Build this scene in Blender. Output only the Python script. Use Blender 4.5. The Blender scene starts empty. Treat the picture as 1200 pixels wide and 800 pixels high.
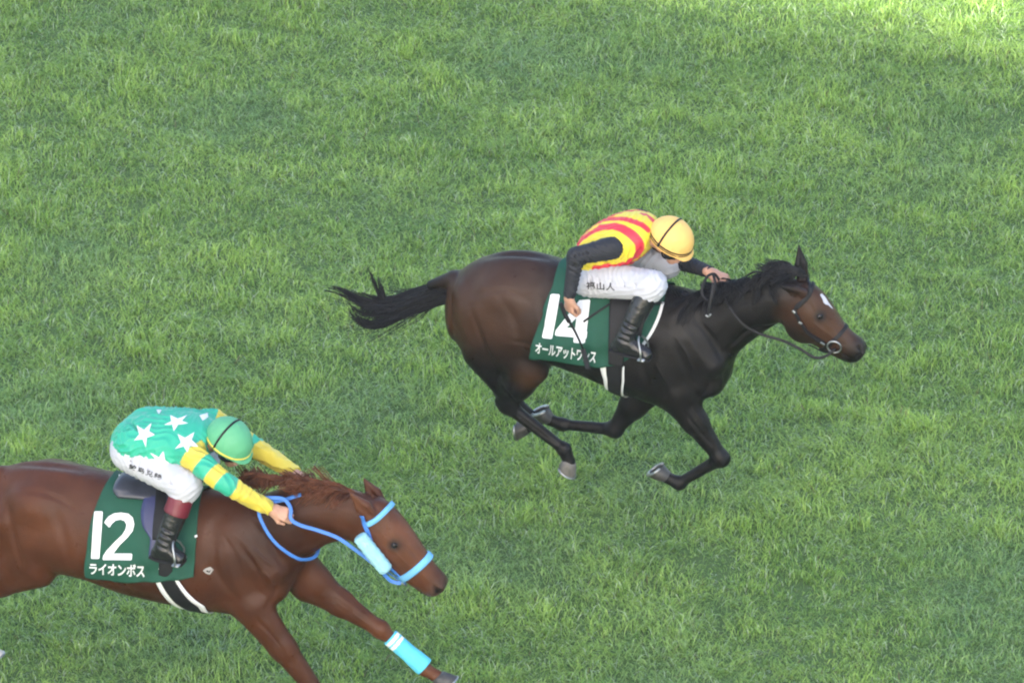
import bpy, bmesh, math, random
import numpy as np
from mathutils import Vector, Matrix
from mathutils.bvhtree import BVHTree

random.seed(7); rng = np.random.default_rng(7)
SC = bpy.context.scene
COL = SC.collection
R = math.radians

# ------------------------------------------------------------------ camera, sky, sun, exposure
ELEV = R(30.0); DIST = 45.0; FPX = 9000.0          # telephoto view down from a grandstand
AIM = Vector((0, 0, 1.0))
CF = Vector((0, math.cos(ELEV), -math.sin(ELEV))); CR = Vector((1, 0, 0)); CU = Vector((0, math.sin(ELEV), math.cos(ELEV)))
CPOS = AIM - CF * DIST
cam = bpy.data.cameras.new('camera'); cam.sensor_width = 36; cam.lens = 36 * FPX / 1200
cam.clip_start = 0.5; cam.clip_end = 2000
camo = bpy.data.objects.new('camera', cam); COL.objects.link(camo)
camo.location = CPOS; camo.rotation_euler = (math.pi/2 - ELEV, 0, 0)
SC.camera = camo

SUN_EL, SUN_AZ = R(36.0), R(12.0)                 # light comes from behind the camera, a little from the left
SUN_D = Vector((math.sin(SUN_AZ)*math.cos(SUN_EL), math.cos(SUN_AZ)*math.cos(SUN_EL), -math.sin(SUN_EL)))
w = bpy.data.worlds.new('World'); SC.world = w; w.use_nodes = True
nt = w.node_tree; bg = nt.nodes['Background']
sky = nt.nodes.new('ShaderNodeTexSky'); sky.sky_type = 'NISHITA'; sky.sun_disc = False
sky.sun_elevation = SUN_EL; sky.sun_rotation = math.pi + SUN_AZ
sky.air_density = 1.0; sky.dust_density = 2.2; sky.ozone_density = 0.6
nt.links.new(sky.outputs[0], bg.inputs[0]); bg.inputs[1].default_value = 0.15
sl = bpy.data.lights.new('sun', 'SUN'); sl.energy = 4.2; sl.angle = R(0.6); sl.color = (1, 0.95, 0.86)
so = bpy.data.objects.new('sun', sl); COL.objects.link(so)
so.rotation_euler = SUN_D.to_track_quat('-Z', 'Y').to_euler()
SC.view_settings.view_transform = 'Standard'; SC.view_settings.look = 'None'
SC.view_settings.gamma = 1; SC.view_settings.exposure = 1.86
try: SC.cycles.filter_width = 2.15
except Exception: pass

# ------------------------------------------------------------------ frames
def ray(px, py):
    return (CF + CR*((px-600)/FPX) + CU*((400-py)/FPX)).normalized()

class Frame:
    """a horse's own frame: s forward, t towards its left (away from the stand), z up; origin on the turf under the withers"""
    def __init__(s, px, py, z, yaw):
        d = ray(px, py); k = (z - CPOS.z)/d.z; X = CPOS + d*k
        s.fw = Vector((math.cos(yaw), -math.sin(yaw), 0)); s.lt = Vector((math.sin(yaw), math.cos(yaw), 0)); s.up = Vector((0,0,1))
        s.o = Vector((X.x, X.y, 0)); s.yaw = yaw
        s.mat = Matrix.Translation(s.o) @ Matrix.Rotation(-yaw, 4, 'Z'); s.inv = s.mat.inverted()
        s.c = s.inv @ CPOS; s.rot = s.inv.to_3x3()
    def P(s, px, py, t=0.0):
        d = s.rot @ ray(px, py); k = (t - s.c.y)/d.y
        return s.c + d*k
    def hit(s, bvh, px, py, off=0.0):
        d = s.rot @ ray(px, py)
        l, n, i, _ = bvh.ray_cast(s.c, d)
        if l is None:
            return None, None
        return l + n*off, n
    def near(s, bvh, px, py, off=0.0):
        """the hit, or where the line of sight just misses, the closest point of the surface"""
        l, n = s.hit(bvh, px, py, off)
        if l is None:
            d = s.rot @ ray(px, py); best = None
            for t in np.linspace(-.4, .4, 33):
                q = s.c + d*((t - s.c.y)/d.y)
                a, b, _, dist = bvh.find_nearest(q)
                if best is None or dist < best[2]: best = (a, b, dist)
            l, n = best[0] + best[1]*off, best[1]
        return l, n

# ------------------------------------------------------------------ signed distance modelling
V3 = lambda p: np.array(p, dtype=np.float32)
class Field:
    def __init__(s, lo, hi, h):
        s.lo = V3(lo); s.h = h; n = np.ceil((V3(hi)-s.lo)/h).astype(int)+1
        s.ax = [s.lo[i] + h*np.arange(n[i], dtype=np.float32) for i in range(3)]
        s.n = n; s.f = np.full(tuple(n), 0.5, np.float32)
    def put(s, lo, hi, fn, k=0.03, mode='u'):
        pad = k + s.h*2
        i0 = np.maximum(np.floor((V3(lo)-pad-s.lo)/s.h).astype(int), 0)
        i1 = np.minimum(np.ceil((V3(hi)+pad-s.lo)/s.h).astype(int)+1, s.n)
        if (i1 <= i0).any(): return
        sl = tuple(slice(a, b) for a, b in zip(i0, i1))
        X = s.ax[0][sl[0]][:, None, None]; Y = s.ax[1][sl[1]][None, :, None]; Z = s.ax[2][sl[2]][None, None, :]
        d = fn(X, Y, Z); g = s.f[sl]
        if mode == 'u':
            hh = np.maximum(k-np.abs(g-d), 0); s.f[sl] = np.minimum(g, d) - hh*hh/(4*k)
        else:
            d = -d; hh = np.maximum(k-np.abs(g-d), 0); s.f[sl] = np.maximum(g, d) + hh*hh/(4*k)
    def cone(s, A, B, r0, r1, k=0.03, axis=(0,1,0), mode='u'):
        """tapered limb from A to B; r = radius or (in-plane, along axis) half sizes"""
        A = V3(A); B = V3(B)
        a0, b0 = (r0, r0) if np.isscalar(r0) else r0
        a1, b1 = (r1, r1) if np.isscalar(r1) else r1
        D = B-A; L = float(np.linalg.norm(D)); 
        if L < 1e-5: D = V3((1,0,0)); L = 1e-5
        else: D = D/L
        ax = V3(axis); e3 = ax - D*np.dot(ax, D)
        if np.linalg.norm(e3) < 1e-3: e3 = np.cross(D, V3((1,0,.3)))
        e3 /= np.linalg.norm(e3); e2 = np.cross(D, e3)
        m = max(a0, b0, a1, b1)
        def fn(X, Y, Z):
            x = X-A[0]; y = Y-A[1]; z = Z-A[2]
            w_ = x*D[0]+y*D[1]+z*D[2]; tt = np.clip(w_/L, 0, 1)
            u = x*e2[0]+y*e2[1]+z*e2[2]; v = x*e3[0]+y*e3[1]+z*e3[2]; w_ = w_-tt*L
            a = a0+(a1-a0)*tt; b = b0+(b1-b0)*tt; c = np.minimum(a, b)
            q1 = (u/a)**2+(v/b)**2+(w_/c)**2
            q2 = (u/a**2)**2+(v/b**2)**2+(w_/c**2)**2
            k1 = np.sqrt(q1); return k1*(k1-1)/np.sqrt(q2+1e-9)
        s.put(np.minimum(A, B)-m, np.maximum(A, B)+m, fn, k, mode)
    def chain(s, pts, rs, k=0.03, axis=(0,1,0), kin=.008, grow=.011):
        """joined tapered limb, made on its own first so that its pieces do not swell where they overlap"""
        P = resample(pts, len(pts)*5-4) if len(pts) > 2 else np.array([tuple(p) for p in pts])
        rr = np.array([(r, r) if np.isscalar(r) else r for r in rs], float)
        L0 = np.concatenate([[0], np.cumsum(np.linalg.norm(np.diff(np.array([tuple(p) for p in pts]), axis=0), axis=1))])
        L1 = np.concatenate([[0], np.cumsum(np.linalg.norm(np.diff(P, axis=0), axis=1))]); L1 *= L0[-1]/L1[-1]
        if len(pts) > 2:
            G = resample([(l/L0[-1]*3, a*1, b*1) for l, (a, b) in zip(L0, rr)], 60)
            rr = np.stack([np.interp(L1/L0[-1]*3, G[:,0], G[:,i]) for i in (1, 2)], 1)
        if len(pts) > 2: rr = rr+grow
        mx = rr.max(); lo = P.min(0)-mx-k-.03; hi = P.max(0)+mx+k+.03
        i0 = np.maximum(np.floor((lo-s.lo)/s.h).astype(int), 0); i1 = np.minimum(np.ceil((hi-s.lo)/s.h).astype(int)+1, s.n)
        if (i1 <= i0+1).any(): return
        T = Field.__new__(Field); T.h = s.h; T.n = i1-i0; T.lo = s.lo+i0*s.h
        T.ax = [s.ax[i][i0[i]:i1[i]] for i in range(3)]; T.f = np.full(tuple(T.n), .5, np.float32)
        for i in range(len(P)-1): T.cone(P[i], P[i+1], tuple(rr[i]), tuple(rr[i+1]), kin, axis)
        sl = tuple(slice(a, b) for a, b in zip(i0, i1)); g = s.f[sl]; d = T.f
        hh = np.maximum(k-np.abs(g-d), 0); s.f[sl] = np.minimum(g, d)-hh*hh/(4*k)
    def blur(s, n=1):
        f = s.f
        for _ in range(n):
            for ax in range(3):
                q = f.copy(); a = [slice(None)]*3; b = [slice(None)]*3; c = [slice(None)]*3
                a[ax] = slice(1,-1); b[ax] = slice(0,-2); c[ax] = slice(2,None)
                q[tuple(a)] = (2*f[tuple(a)]+f[tuple(b)]+f[tuple(c)])/4; f = q
        s.f = f
    def ball(s, C, r, k=0.03, ex=(1,0,0), ez=(0,0,1), mode='u'):
        C = V3(C); r = V3((r,)*3 if np.isscalar(r) else r)
        ex = V3(ex)/np.linalg.norm(ex); ez = V3(ez)-ex*np.dot(V3(ez), ex); ez /= np.linalg.norm(ez); ey = np.cross(ez, ex)
        def fn(X, Y, Z):
            x = X-C[0]; y = Y-C[1]; z = Z-C[2]
            u = x*ex[0]+y*ex[1]+z*ex[2]; v = x*ey[0]+y*ey[1]+z*ey[2]; w_ = x*ez[0]+y*ez[1]+z*ez[2]
            k1 = np.sqrt((u/r[0])**2+(v/r[1])**2+(w_/r[2])**2)
            k2 = np.sqrt((u/r[0]**2)**2+(v/r[1]**2)**2+(w_/r[2]**2)**2+1e-9)
            return k1*(k1-1)/k2
        s.put(C-r.max(), C+r.max(), fn, k, mode)
    def trunk(s, st, k=0.03):
        """st: rows (s, z top, z bottom, half width); egg-shaped sections blended smoothly along s"""
        st = np.array(sorted(st), float); S = st[:,0]
        def smooth(col):
            xs = np.linspace(S[0], S[-1], 240); y = np.interp(xs, S, st[:,col]); n = 17
            yp = np.concatenate([2*y[0]-y[1:n][::-1], y, 2*y[-1]-y[-n:-1][::-1]])
            kx = np.hanning(2*n-1); kx /= kx.sum()
            y2 = np.convolve(yp, kx, 'valid'); return xs, y2[:len(xs)]
        xs, zt = smooth(1); _, zb = smooth(2); _, wd = smooth(3)
        def fn(X, Y, Z):
            x = np.clip(X, S[0], S[-1]); o = X-x
            t_ = np.interp(x, xs, zt).astype(np.float32); b_ = np.interp(x, xs, zb).astype(np.float32); w_ = np.interp(x, xs, wd).astype(np.float32)
            c = b_+(t_-b_)*0.47; hu = t_-c; hd = c-b_
            dz = Z-c; hh = np.where(dz > 0, hu, hd)
            # section: a little flatter on the flanks than an ellipse, narrower towards the spine
            ww = w_*(1-0.10*np.clip(dz/hh, -1, 1))
            m = np.minimum(w_, hu)*0.6
            q1 = (Y/ww)**2+(dz/hh)**2+(o/m)**2; q2 = (Y/ww**2)**2+(dz/hh**2)**2+(o/m**2)**2
            k1 = np.sqrt(q1); return k1*(k1-1)/np.sqrt(q2+1e-9)
        m = st[:,3].max()
        s.put((S[0]-.2, -m-.05, st[:,2].min()-.02), (S[-1]+.2, m+.05, st[:,1].max()+.02), fn, k)
    def clip(s, p, n, k=0.004):
        """keep the side the normal n points away from"""
        p = V3(p); n = V3(n)/np.linalg.norm(n)
        d = (s.ax[0][:,None,None]-p[0])*n[0]+(s.ax[1][None,:,None]-p[1])*n[1]+(s.ax[2][None,None,:]-p[2])*n[2]
        s.f = np.maximum(s.f, d)
    def clip_near(s, p, n, rad):
        p = V3(p); n = V3(n)/np.linalg.norm(n); X, Y, Z = s.ax[0][:,None,None]-p[0], s.ax[1][None,:,None]-p[1], s.ax[2][None,None,:]-p[2]
        d = X*n[0]+Y*n[1]+Z*n[2]; s.f = np.where(X*X+Y*Y+Z*Z < rad*rad, np.maximum(s.f, d), s.f)
    def sample(s, p):
        q = (p-s.lo)/s.h; i = np.clip(np.floor(q).astype(int), 0, s.n-2); r = q-i
        f = s.f; o = 0
        for a in (0,1):
            for b in (0,1):
                for c in (0,1):
                    wt = (r[:,0] if a else 1-r[:,0])*(r[:,1] if b else 1-r[:,1])*(r[:,2] if c else 1-r[:,2])
                    o = o + wt*f[i[:,0]+a, i[:,1]+b, i[:,2]+c]
        return o
    def nets(s, iso=0.0):
        f = s.f-iso; neg = f < 0
        c = np.zeros(tuple(s.n-1), np.int8)
        for a in (0,1):
            for b in (0,1):
                for d in (0,1):
                    c += neg[a:s.n[0]-1+a, b:s.n[1]-1+b, d:s.n[2]-1+d]
        act = (c > 0) & (c < 8); idx = np.full(act.shape, -1, np.int64)
        I = np.argwhere(act); idx[act] = np.arange(len(I))
        acc = np.zeros((len(I), 3)); cnt = np.zeros(len(I))
        cor = [(a,b,d) for a in (0,1) for b in (0,1) for d in (0,1)]
        val = {q: f[I[:,0]+q[0], I[:,1]+q[1], I[:,2]+q[2]] for q in cor}
        for q in cor:
            for ax in range(3):
                if q[ax] == 0:
                    q2 = list(q); q2[ax] = 1; q2 = tuple(q2)
                    v0, v1 = val[q], val[q2]; x = (v0 < 0) != (v1 < 0)
                    t = v0/(v0-v1+1e-12); p = np.zeros((len(I),3)); p[:] = q; p[:,ax] += t
                    acc[x] += p[x]; cnt[x] += 1
        pos = s.lo + (I + acc/cnt[:,None])*s.h
        for _ in range(2):
            e = s.h*0.5; g = np.stack([(s.sample(pos+np.eye(3)[i]*e)-s.sample(pos-np.eye(3)[i]*e))/(2*e) for i in range(3)], 1)
            v = s.sample(pos)-iso; st = g*(v/np.maximum((g*g).sum(1), .05))[:,None]
            ln = np.linalg.norm(st, axis=1, keepdims=True); st *= np.minimum(1, s.h*0.6/np.maximum(ln, 1e-9)); pos = pos-st
        F = []
        for ax in range(3):
            sl0 = [slice(None)]*3; sl1 = [slice(None)]*3; sl0[ax] = slice(0,-1); sl1[ax] = slice(1,None)
            x = neg[tuple(sl0)] != neg[tuple(sl1)]
            E_ = np.argwhere(x); u, v = (ax+1)%3, (ax+2)%3
            ok = (E_[:,u] > 0) & (E_[:,v] > 0) & (E_[:,u] < s.n[u]-1) & (E_[:,v] < s.n[v]-1); E_ = E_[ok]
            def cell(du, dv):
                q = E_.copy(); q[:,u] -= du; q[:,v] -= dv; return idx[q[:,0], q[:,1], q[:,2]]
            Q = np.stack([cell(1,1), cell(0,1), cell(0,0), cell(1,0)], 1)
            fl = ~neg[E_[:,0], E_[:,1], E_[:,2]]; Q[fl] = Q[fl][:, ::-1]
            F.append(Q)
        return pos.astype(np.float32), np.concatenate(F)

# ------------------------------------------------------------------ objects
def raw_mesh(name, verts, quads, smooth=True):
    me = bpy.data.meshes.new(name); verts = np.asarray(verts, np.float32); quads = np.asarray(quads)
    nv, nf, c = len(verts), len(quads), quads.shape[1]
    me.vertices.add(nv); me.vertices.foreach_set('co', verts.ravel())
    me.loops.add(nf*c); me.loops.foreach_set('vertex_index', quads.ravel().astype(np.int32))
    me.polygons.add(nf); me.polygons.foreach_set('loop_start', np.arange(0, nf*c, c, dtype=np.int32))
    me.update(calc_edges=True)
    me.polygons.foreach_set('use_smooth', np.full(nf, smooth))
    return me
def colour(me, rgb, name='Col'):
    a = me.attributes.new(name, 'FLOAT_COLOR', 'POINT')
    d = np.ones((len(me.vertices), 4), np.float32); d[:,:3] = rgb; a.data.foreach_set('color', d.ravel())
def link(name, me, mat, parent=None):
    o = bpy.data.objects.new(name, me); COL.objects.link(o)
    if mat: me.materials.append(mat)
    if parent: o.parent = parent
    return o
def thing(name, label, cat, frame, base=(0,0,0), group=None):
    o = bpy.data.objects.new(name, None); COL.objects.link(o); o.empty_display_size = .2
    o.matrix_world = frame.mat @ Matrix.Translation(Vector(base))
    o['label'] = label; o['category'] = cat
    if group: o['group'] = group
    o['base'] = tuple(base); return o
def part(name, verts, faces, mat, root, rgb=None, smooth=True, parent=None, solid=None):
    """a mesh given in horse coordinates, parented under its thing (or under one of its parts)"""
    b = np.array(tuple(root['base'])); v = np.asarray(verts, float)-b
    if isinstance(faces, np.ndarray): me = raw_mesh(name, v, faces, smooth)
    else:
        me = bpy.data.meshes.new(name); me.from_pydata([tuple(x) for x in v], [], [tuple(f) for f in faces]); me.update()
        me.polygons.foreach_set('use_smooth', np.full(len(me.polygons), smooth))
    if rgb is not None: colour(me, rgb)
    o = link(name, me, mat, parent or root)
    if solid:
        md = o.modifiers.new('thickness', 'SOLIDIFY'); md.thickness = solid; md.offset = 1
    return o
def bvh_of(verts, faces):
    return BVHTree.FromPolygons([tuple(map(float, v)) for v in verts], [tuple(map(int, f)) for f in faces])

def noise3(p, sc, seed=0):
    g = np.random.default_rng(seed).random((32,32,32)).astype(np.float32); u = np.asarray(p)*sc+100; i = np.floor(u).astype(int); f = u-i; f = f*f*(3-2*f); o = 0
    for a in (0,1):
        for b in (0,1):
            for c in (0,1):
                o = o+(f[:,0] if a else 1-f[:,0])*(f[:,1] if b else 1-f[:,1])*(f[:,2] if c else 1-f[:,2])*g[(i[:,0]+a)%32,(i[:,1]+b)%32,(i[:,2]+c)%32]
    return o*2-1
def normals(v, q):
    n = np.zeros_like(v); e = np.cross(v[q[:,2]]-v[q[:,0]], v[q[:,3]]-v[q[:,1]])
    for i in range(4): np.add.at(n, q[:,i], e)
    return n/(np.linalg.norm(n, axis=1, keepdims=True)+1e-9)
def folds(v, q, amp, wave, dirs, seed=1):
    """cloth folds: long ridges across the given directions, bent and broken up by noise"""
    n = normals(v, q); d = 0
    for k, dr in enumerate(dirs):
        dr = np.array(dr, float); dr /= np.linalg.norm(dr)
        ph = (v@dr)/wave*2*math.pi+noise3(v, 7, seed+k)*4.0+noise3(v, 16, seed+k+20)*1.2
        s_ = np.sin(ph); ridge = 1-np.abs(s_)**.8*1.6
        d = d+ridge*np.clip(noise3(v, 5, seed+k+40)*1.6+.45, 0, 1)
    return (v+n*(d*amp)[:,None]).astype(np.float32)

# ------------------------------------------------------------------ materials
def mat(name, rgb=(.5,.5,.5), rough=.6, attr=False, bump=0, bscale=60, spec=.5, vary=.12, vscale=9, metal=0, sheen=0, stretch=None, coat=0):
    m = bpy.data.materials.new(name); m.use_nodes = True; n = m.node_tree.nodes; L = m.node_tree.links
    b = n['Principled BSDF']; b.inputs['Roughness'].default_value = rough; b.inputs['Metallic'].default_value = metal
    b.inputs['Specular IOR Level'].default_value = spec; b.inputs['Sheen Weight'].default_value = sheen; b.inputs['Coat Weight'].default_value = coat
    b.inputs['Coat Roughness'].default_value = .25
    tc = n.new('ShaderNodeTexCoord'); src = tc.outputs['Object']
    nz = n.new('ShaderNodeTexNoise'); nz.inputs['Scale'].default_value = vscale; nz.inputs['Detail'].default_value = 5
    L.new(src, nz.inputs['Vector'])
    mr = n.new('ShaderNodeMapRange'); mr.inputs['From Min'].default_value = .3; mr.inputs['From Max'].default_value = .7
    mr.inputs['To Min'].default_value = 1-vary; mr.inputs['To Max'].default_value = 1+vary; L.new(nz.outputs['Fac'], mr.inputs['Value'])
    mx = n.new('ShaderNodeVectorMath'); mx.operation = 'SCALE'; L.new(mr.outputs[0], mx.inputs['Scale'])
    if attr:
        at = n.new('ShaderNodeAttribute'); at.attribute_name = 'Col'; L.new(at.outputs['Color'], mx.inputs[0])
    else: mx.inputs[0].default_value = rgb
    L.new(mx.outputs[0], b.inputs['Base Color'])
    if bump:
        mp = n.new('ShaderNodeMapping'); L.new(src, mp.inputs['Vector'])
        if stretch: mp.inputs['Scale'].default_value = stretch
        n2 = n.new('ShaderNodeTexNoise'); n2.inputs['Scale'].default_value = bscale; n2.inputs['Detail'].default_value = 4
        L.new(mp.outputs[0], n2.inputs['Vector'])
        bp = n.new('ShaderNodeBump'); bp.inputs['Strength'].default_value = bump; bp.inputs['Distance'].default_value = .01
        L.new(n2.outputs['Fac'], bp.inputs['Height']); L.new(bp.outputs[0], b.inputs['Normal'])
    return m
M = {}
M['coat'] = mat('horse_coat', attr=True, rough=.40, spec=.20, bump=.32, bscale=17, vary=.24, vscale=5)
def coat_detail(m):
    """short glossy hair: patchy gloss and a very fine grain on top of the broad unevenness of the muscles"""
    n = m.node_tree.nodes; L = m.node_tree.links; b = n['Principled BSDF']; tc = next(x for x in n if x.type == 'TEX_COORD')
    q = n.new('ShaderNodeTexNoise'); q.inputs['Scale'].default_value = 9; q.inputs['Detail'].default_value = 6; q.inputs['Roughness'].default_value = .65
    L.new(tc.outputs['Object'], q.inputs['Vector']); r = n.new('ShaderNodeMapRange'); r.inputs['From Min'].default_value = .3; r.inputs['From Max'].default_value = .7
    r.inputs['To Min'].default_value = .24; r.inputs['To Max'].default_value = .52; L.new(q.outputs['Fac'], r.inputs['Value']); L.new(r.outputs[0], b.inputs['Roughness'])
    mp = n.new('ShaderNodeMapping'); mp.inputs['Scale'].default_value = (1, 3, 2.2); L.new(tc.outputs['Object'], mp.inputs['Vector'])
    h = n.new('ShaderNodeTexNoise'); h.inputs['Scale'].default_value = 130; h.inputs['Detail'].default_value = 3; L.new(mp.outputs[0], h.inputs['Vector'])
    bp = n.new('ShaderNodeBump'); bp.inputs['Strength'].default_value = .5; bp.inputs['Distance'].default_value = .004; L.new(h.outputs['Fac'], bp.inputs['Height'])
    old = b.inputs['Normal'].links[0].from_socket; L.new(old, bp.inputs['Normal']); L.new(bp.outputs[0], b.inputs['Normal'])
coat_detail(M['coat'])
M['hair'] = mat('black_hair', (.014,.0135,.014), rough=.5, spec=.25, vary=.3, vscale=30)
M['hair_chestnut'] = mat('chestnut_hair', (.125,.046,.023), rough=.55, spec=.25, vary=.4, vscale=30)
M['hoof'] = mat('hoof_horn', (.045,.043,.041), rough=.5, vary=.25, vscale=30)
M['hoof_pale'] = mat('pale_hoof_horn', (.12,.11,.10), rough=.5, vary=.25, vscale=30)
M['hoof_white'] = mat('white_hoof_horn', (.45,.43,.40), rough=.5, vary=.1, vscale=30)
M['faint_mark'] = mat('faint_white_hair', (.30,.28,.27), rough=.6, vary=.3, vscale=60)
M['steel'] = mat('shoe_metal', (.34,.35,.36), rough=.38, metal=.9)
M['eye'] = mat('eye', (.010,.007,.006), rough=.22, spec=.3, vary=0)
M['green_cloth'] = mat('green_saddle_cloth', (.011,.068,.042), rough=.75, bump=.35, bscale=12, vary=.1, spec=.3)
M['white_print'] = mat('white_print', (.70,.70,.71), rough=.6, vary=.03)
M['white_fabric'] = mat('white_fabric', (.47,.47,.515), rough=.8, bump=.6, bscale=16, vary=.03, stretch=(1,1,2.2))
M['ink'] = mat('black_ink', (.015,.015,.017), rough=.6)
M['leather'] = mat('black_leather', (.013,.013,.0145), rough=.27, bump=.55, bscale=26, vary=.2)
M['leather_dull'] = mat('dull_black_strap', (.011,.011,.012), rough=.55, spec=.22, vary=.2, vscale=30)
M['seat'] = mat('saddle_leather', (.045,.048,.066), rough=.36, bump=.15, bscale=30, vary=.1)
M['navy'] = mat('navy_saddle_flap', (.028,.032,.10), rough=.45, bump=.2, bscale=18, vary=.2)
M['maroon'] = mat('maroon_boot_top', (.13,.010,.022), rough=.4, bump=.2, bscale=22)
M['fabric'] = mat('silks_fabric', attr=True, rough=.55, bump=.5, bscale=11, vary=.04, sheen=.1)
M['sleeve'] = mat('charcoal_sleeve', (.020,.021,.026), rough=.65, spec=.3, bump=.35, bscale=22, vary=.12)
M['skin'] = mat('skin', (.46,.25,.17), rough=.5, vary=.08, vscale=40)
M['yellow_helmet'] = mat('yellow_helmet_cover', (.76,.46,.13), rough=.6, bump=.25, bscale=14, vary=.03)
M['green_helmet'] = mat('green_helmet_cover', (.095,.36,.18), rough=.6, bump=.25, bscale=14, vary=.04)
M['yellow_trim'] = mat('yellow_trim', (.80,.66,.10), rough=.5)
M['goggle'] = mat('dark_goggle_lens', (.012,.012,.014), rough=.12)
M['mask'] = mat('grey_mask', (.42,.44,.45), rough=.7)
M['blue'] = mat('blue_rein_rubber', (.042,.165,.50), rough=.55, vary=.1, vscale=20)
M['pale_blue'] = mat('pale_blue_padding', (.14,.40,.68), rough=.7, bump=.2, bscale=60, vary=.06)
M['cyan_fleece'] = mat('pale_cyan_fleece', (.33,.62,.70), rough=.9, bump=.9, bscale=120, vary=.08)
M['bandage'] = mat('cyan_bandage', attr=True, rough=.8, bump=.35, bscale=60, vary=.06)
# ------------------------------------------------------------------ tools for tack, hair and marks
def resample(P, n):
    """smooth curve (Catmull-Rom) through points, n samples evenly spaced"""
    P = np.array([tuple(p) for p in P], float)
    if len(P) == 2: Q = P[0]+(P[1]-P[0])*np.linspace(0,1,50)[:,None]
    else:
        E_ = np.vstack([2*P[0]-P[1], P, 2*P[-1]-P[-2]]); Q = []
        for i in range(1, len(E_)-2):
            t = np.linspace(0, 1, 16, endpoint=False)[:,None]
            a, b, c, d = E_[i-1], E_[i], E_[i+1], E_[i+2]
            Q.append(.5*(2*b+(c-a)*t+(2*a-5*b+4*c-d)*t**2+(3*b-a-3*c+d)*t**3))
        Q = np.vstack(Q+[P[-1:]])
    L = np.concatenate([[0], np.cumsum(np.linalg.norm(np.diff(Q, axis=0), axis=1))])
    x = np.linspace(0, L[-1], n)
    return np.stack([np.interp(x, L, Q[:,i]) for i in range(3)], 1)

def tube(P, r, sides=8, closed=False, flat=None, normals=None):
    """swept tube; r scalar or per point; flat=(width, thickness) with per-point normals makes a strap"""
    P = np.asarray(P, float); n = len(P); r = np.full(n, r) if np.isscalar(r) else np.asarray(r, float)
    T = np.gradient(P, axis=0)
    if closed: T = np.roll(P, -1, 0)-np.roll(P, 1, 0)
    T /= np.linalg.norm(T, axis=1, keepdims=True)+1e-9
    if normals is None:
        N = np.zeros_like(P); ref = np.array([0,0,1.]) if abs(T[0,2]) < .9 else np.array([0,1.,0])
        for i in range(n):
            ref = ref-T[i]*ref.dot(T[i]); ref /= np.linalg.norm(ref)+1e-9; N[i] = ref
    else:
        N = np.asarray(normals, float); N = N-T*(N*T).sum(1, keepdims=True); N /= np.linalg.norm(N, axis=1, keepdims=True)+1e-9
    B = np.cross(T, N); V = []
    if flat:
        w_, h_ = flat[0]/2, flat[1]/2
        sec = [(w_,-h_),(w_,h_*.5),(w_*.75,h_),(-w_*.75,h_),(-w_,h_*.5),(-w_,-h_)]; sides = len(sec)
        for i in range(n):
            for (a, b) in sec: V.append(P[i]+B[i]*a+N[i]*b)
    else:
        for i in range(n):
            for j in range(sides):
                a = 2*math.pi*j/sides; V.append(P[i]+(N[i]*math.cos(a)+B[i]*math.sin(a))*r[i])
    F = []
    for i in range(n if closed else n-1):
        for j in range(sides):
            i2 = (i+1) % n; j2 = (j+1) % sides
            F.append((i*sides+j, i*sides+j2, i2*sides+j2, i2*sides+j))
    if not closed:
        F.append(tuple(range(sides))[::-1]); F.append(tuple((n-1)*sides+j for j in range(sides)))
    return V, F
def merge(parts_):
    V = []; F = []
    for v, f in parts_:
        o = len(V); V += [tuple(x) for x in v]; F += [tuple(i+o for i in q) for q in f]
    return V, F

def strap(fr, bvh, pts, width, thick=.006, off=.004, n=None):
    """a strap lying on a surface through the given sight lines; a point may be (px, py) or (px, py, extra lift)"""
    P = []
    for p in pts:
        l, nn = fr.near(bvh, p[0], p[1]); P.append(l)
    Q = resample(P, n or max(12, 6*len(P))); N = []; W = []
    for q in Q:
        l, nn, _, _ = bvh.find_nearest(Vector(q)); N.append(nn); W.append(l+nn*(off+thick/2))
    W = np.array([tuple(x) for x in W]); N = np.array([tuple(x) for x in N])
    for _ in range(3): N[1:-1] = (N[:-2]+2*N[1:-1]+N[2:])/4; W[1:-1] = (W[:-2]+2*W[1:-1]+W[2:])/4
    return tube(W, 0, flat=(width, thick), normals=N)
def ring(bvh, C, axis, e, width, thick, off, n=48, rad=.35, arc=None):
    """a band round a limb or the head: sight lines from outside towards the axis, in the plane through C"""
    C = Vector(C); axis = Vector(axis).normalized(); e1 = (Vector(e)-axis*Vector(e).dot(axis)).normalized(); e2 = axis.cross(e1)
    P = []; N = []
    aa = np.linspace(0, 2*math.pi, n, endpoint=False) if arc is None else np.linspace(arc[0], arc[1], n)
    for a in aa:
        d = e1*math.cos(a)+e2*math.sin(a)
        # walk outwards from the axis so that nothing else gets in the way
        l, nn, _, _ = bvh.ray_cast(C, d, rad)
        if l is None: l, nn, _, _ = bvh.find_nearest(C+d*.07)
        P.append(l+d*(off+thick/2)); N.append(d)
    P = np.array([tuple(x) for x in P]); N = np.array([tuple(x) for x in N])
    if arc is None:
        for _ in range(2): P = (np.roll(P,1,0)+2*P+np.roll(P,-1,0))/4
    return tube(P, 0, flat=(width, thick), normals=N, closed=arc is None)

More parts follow.
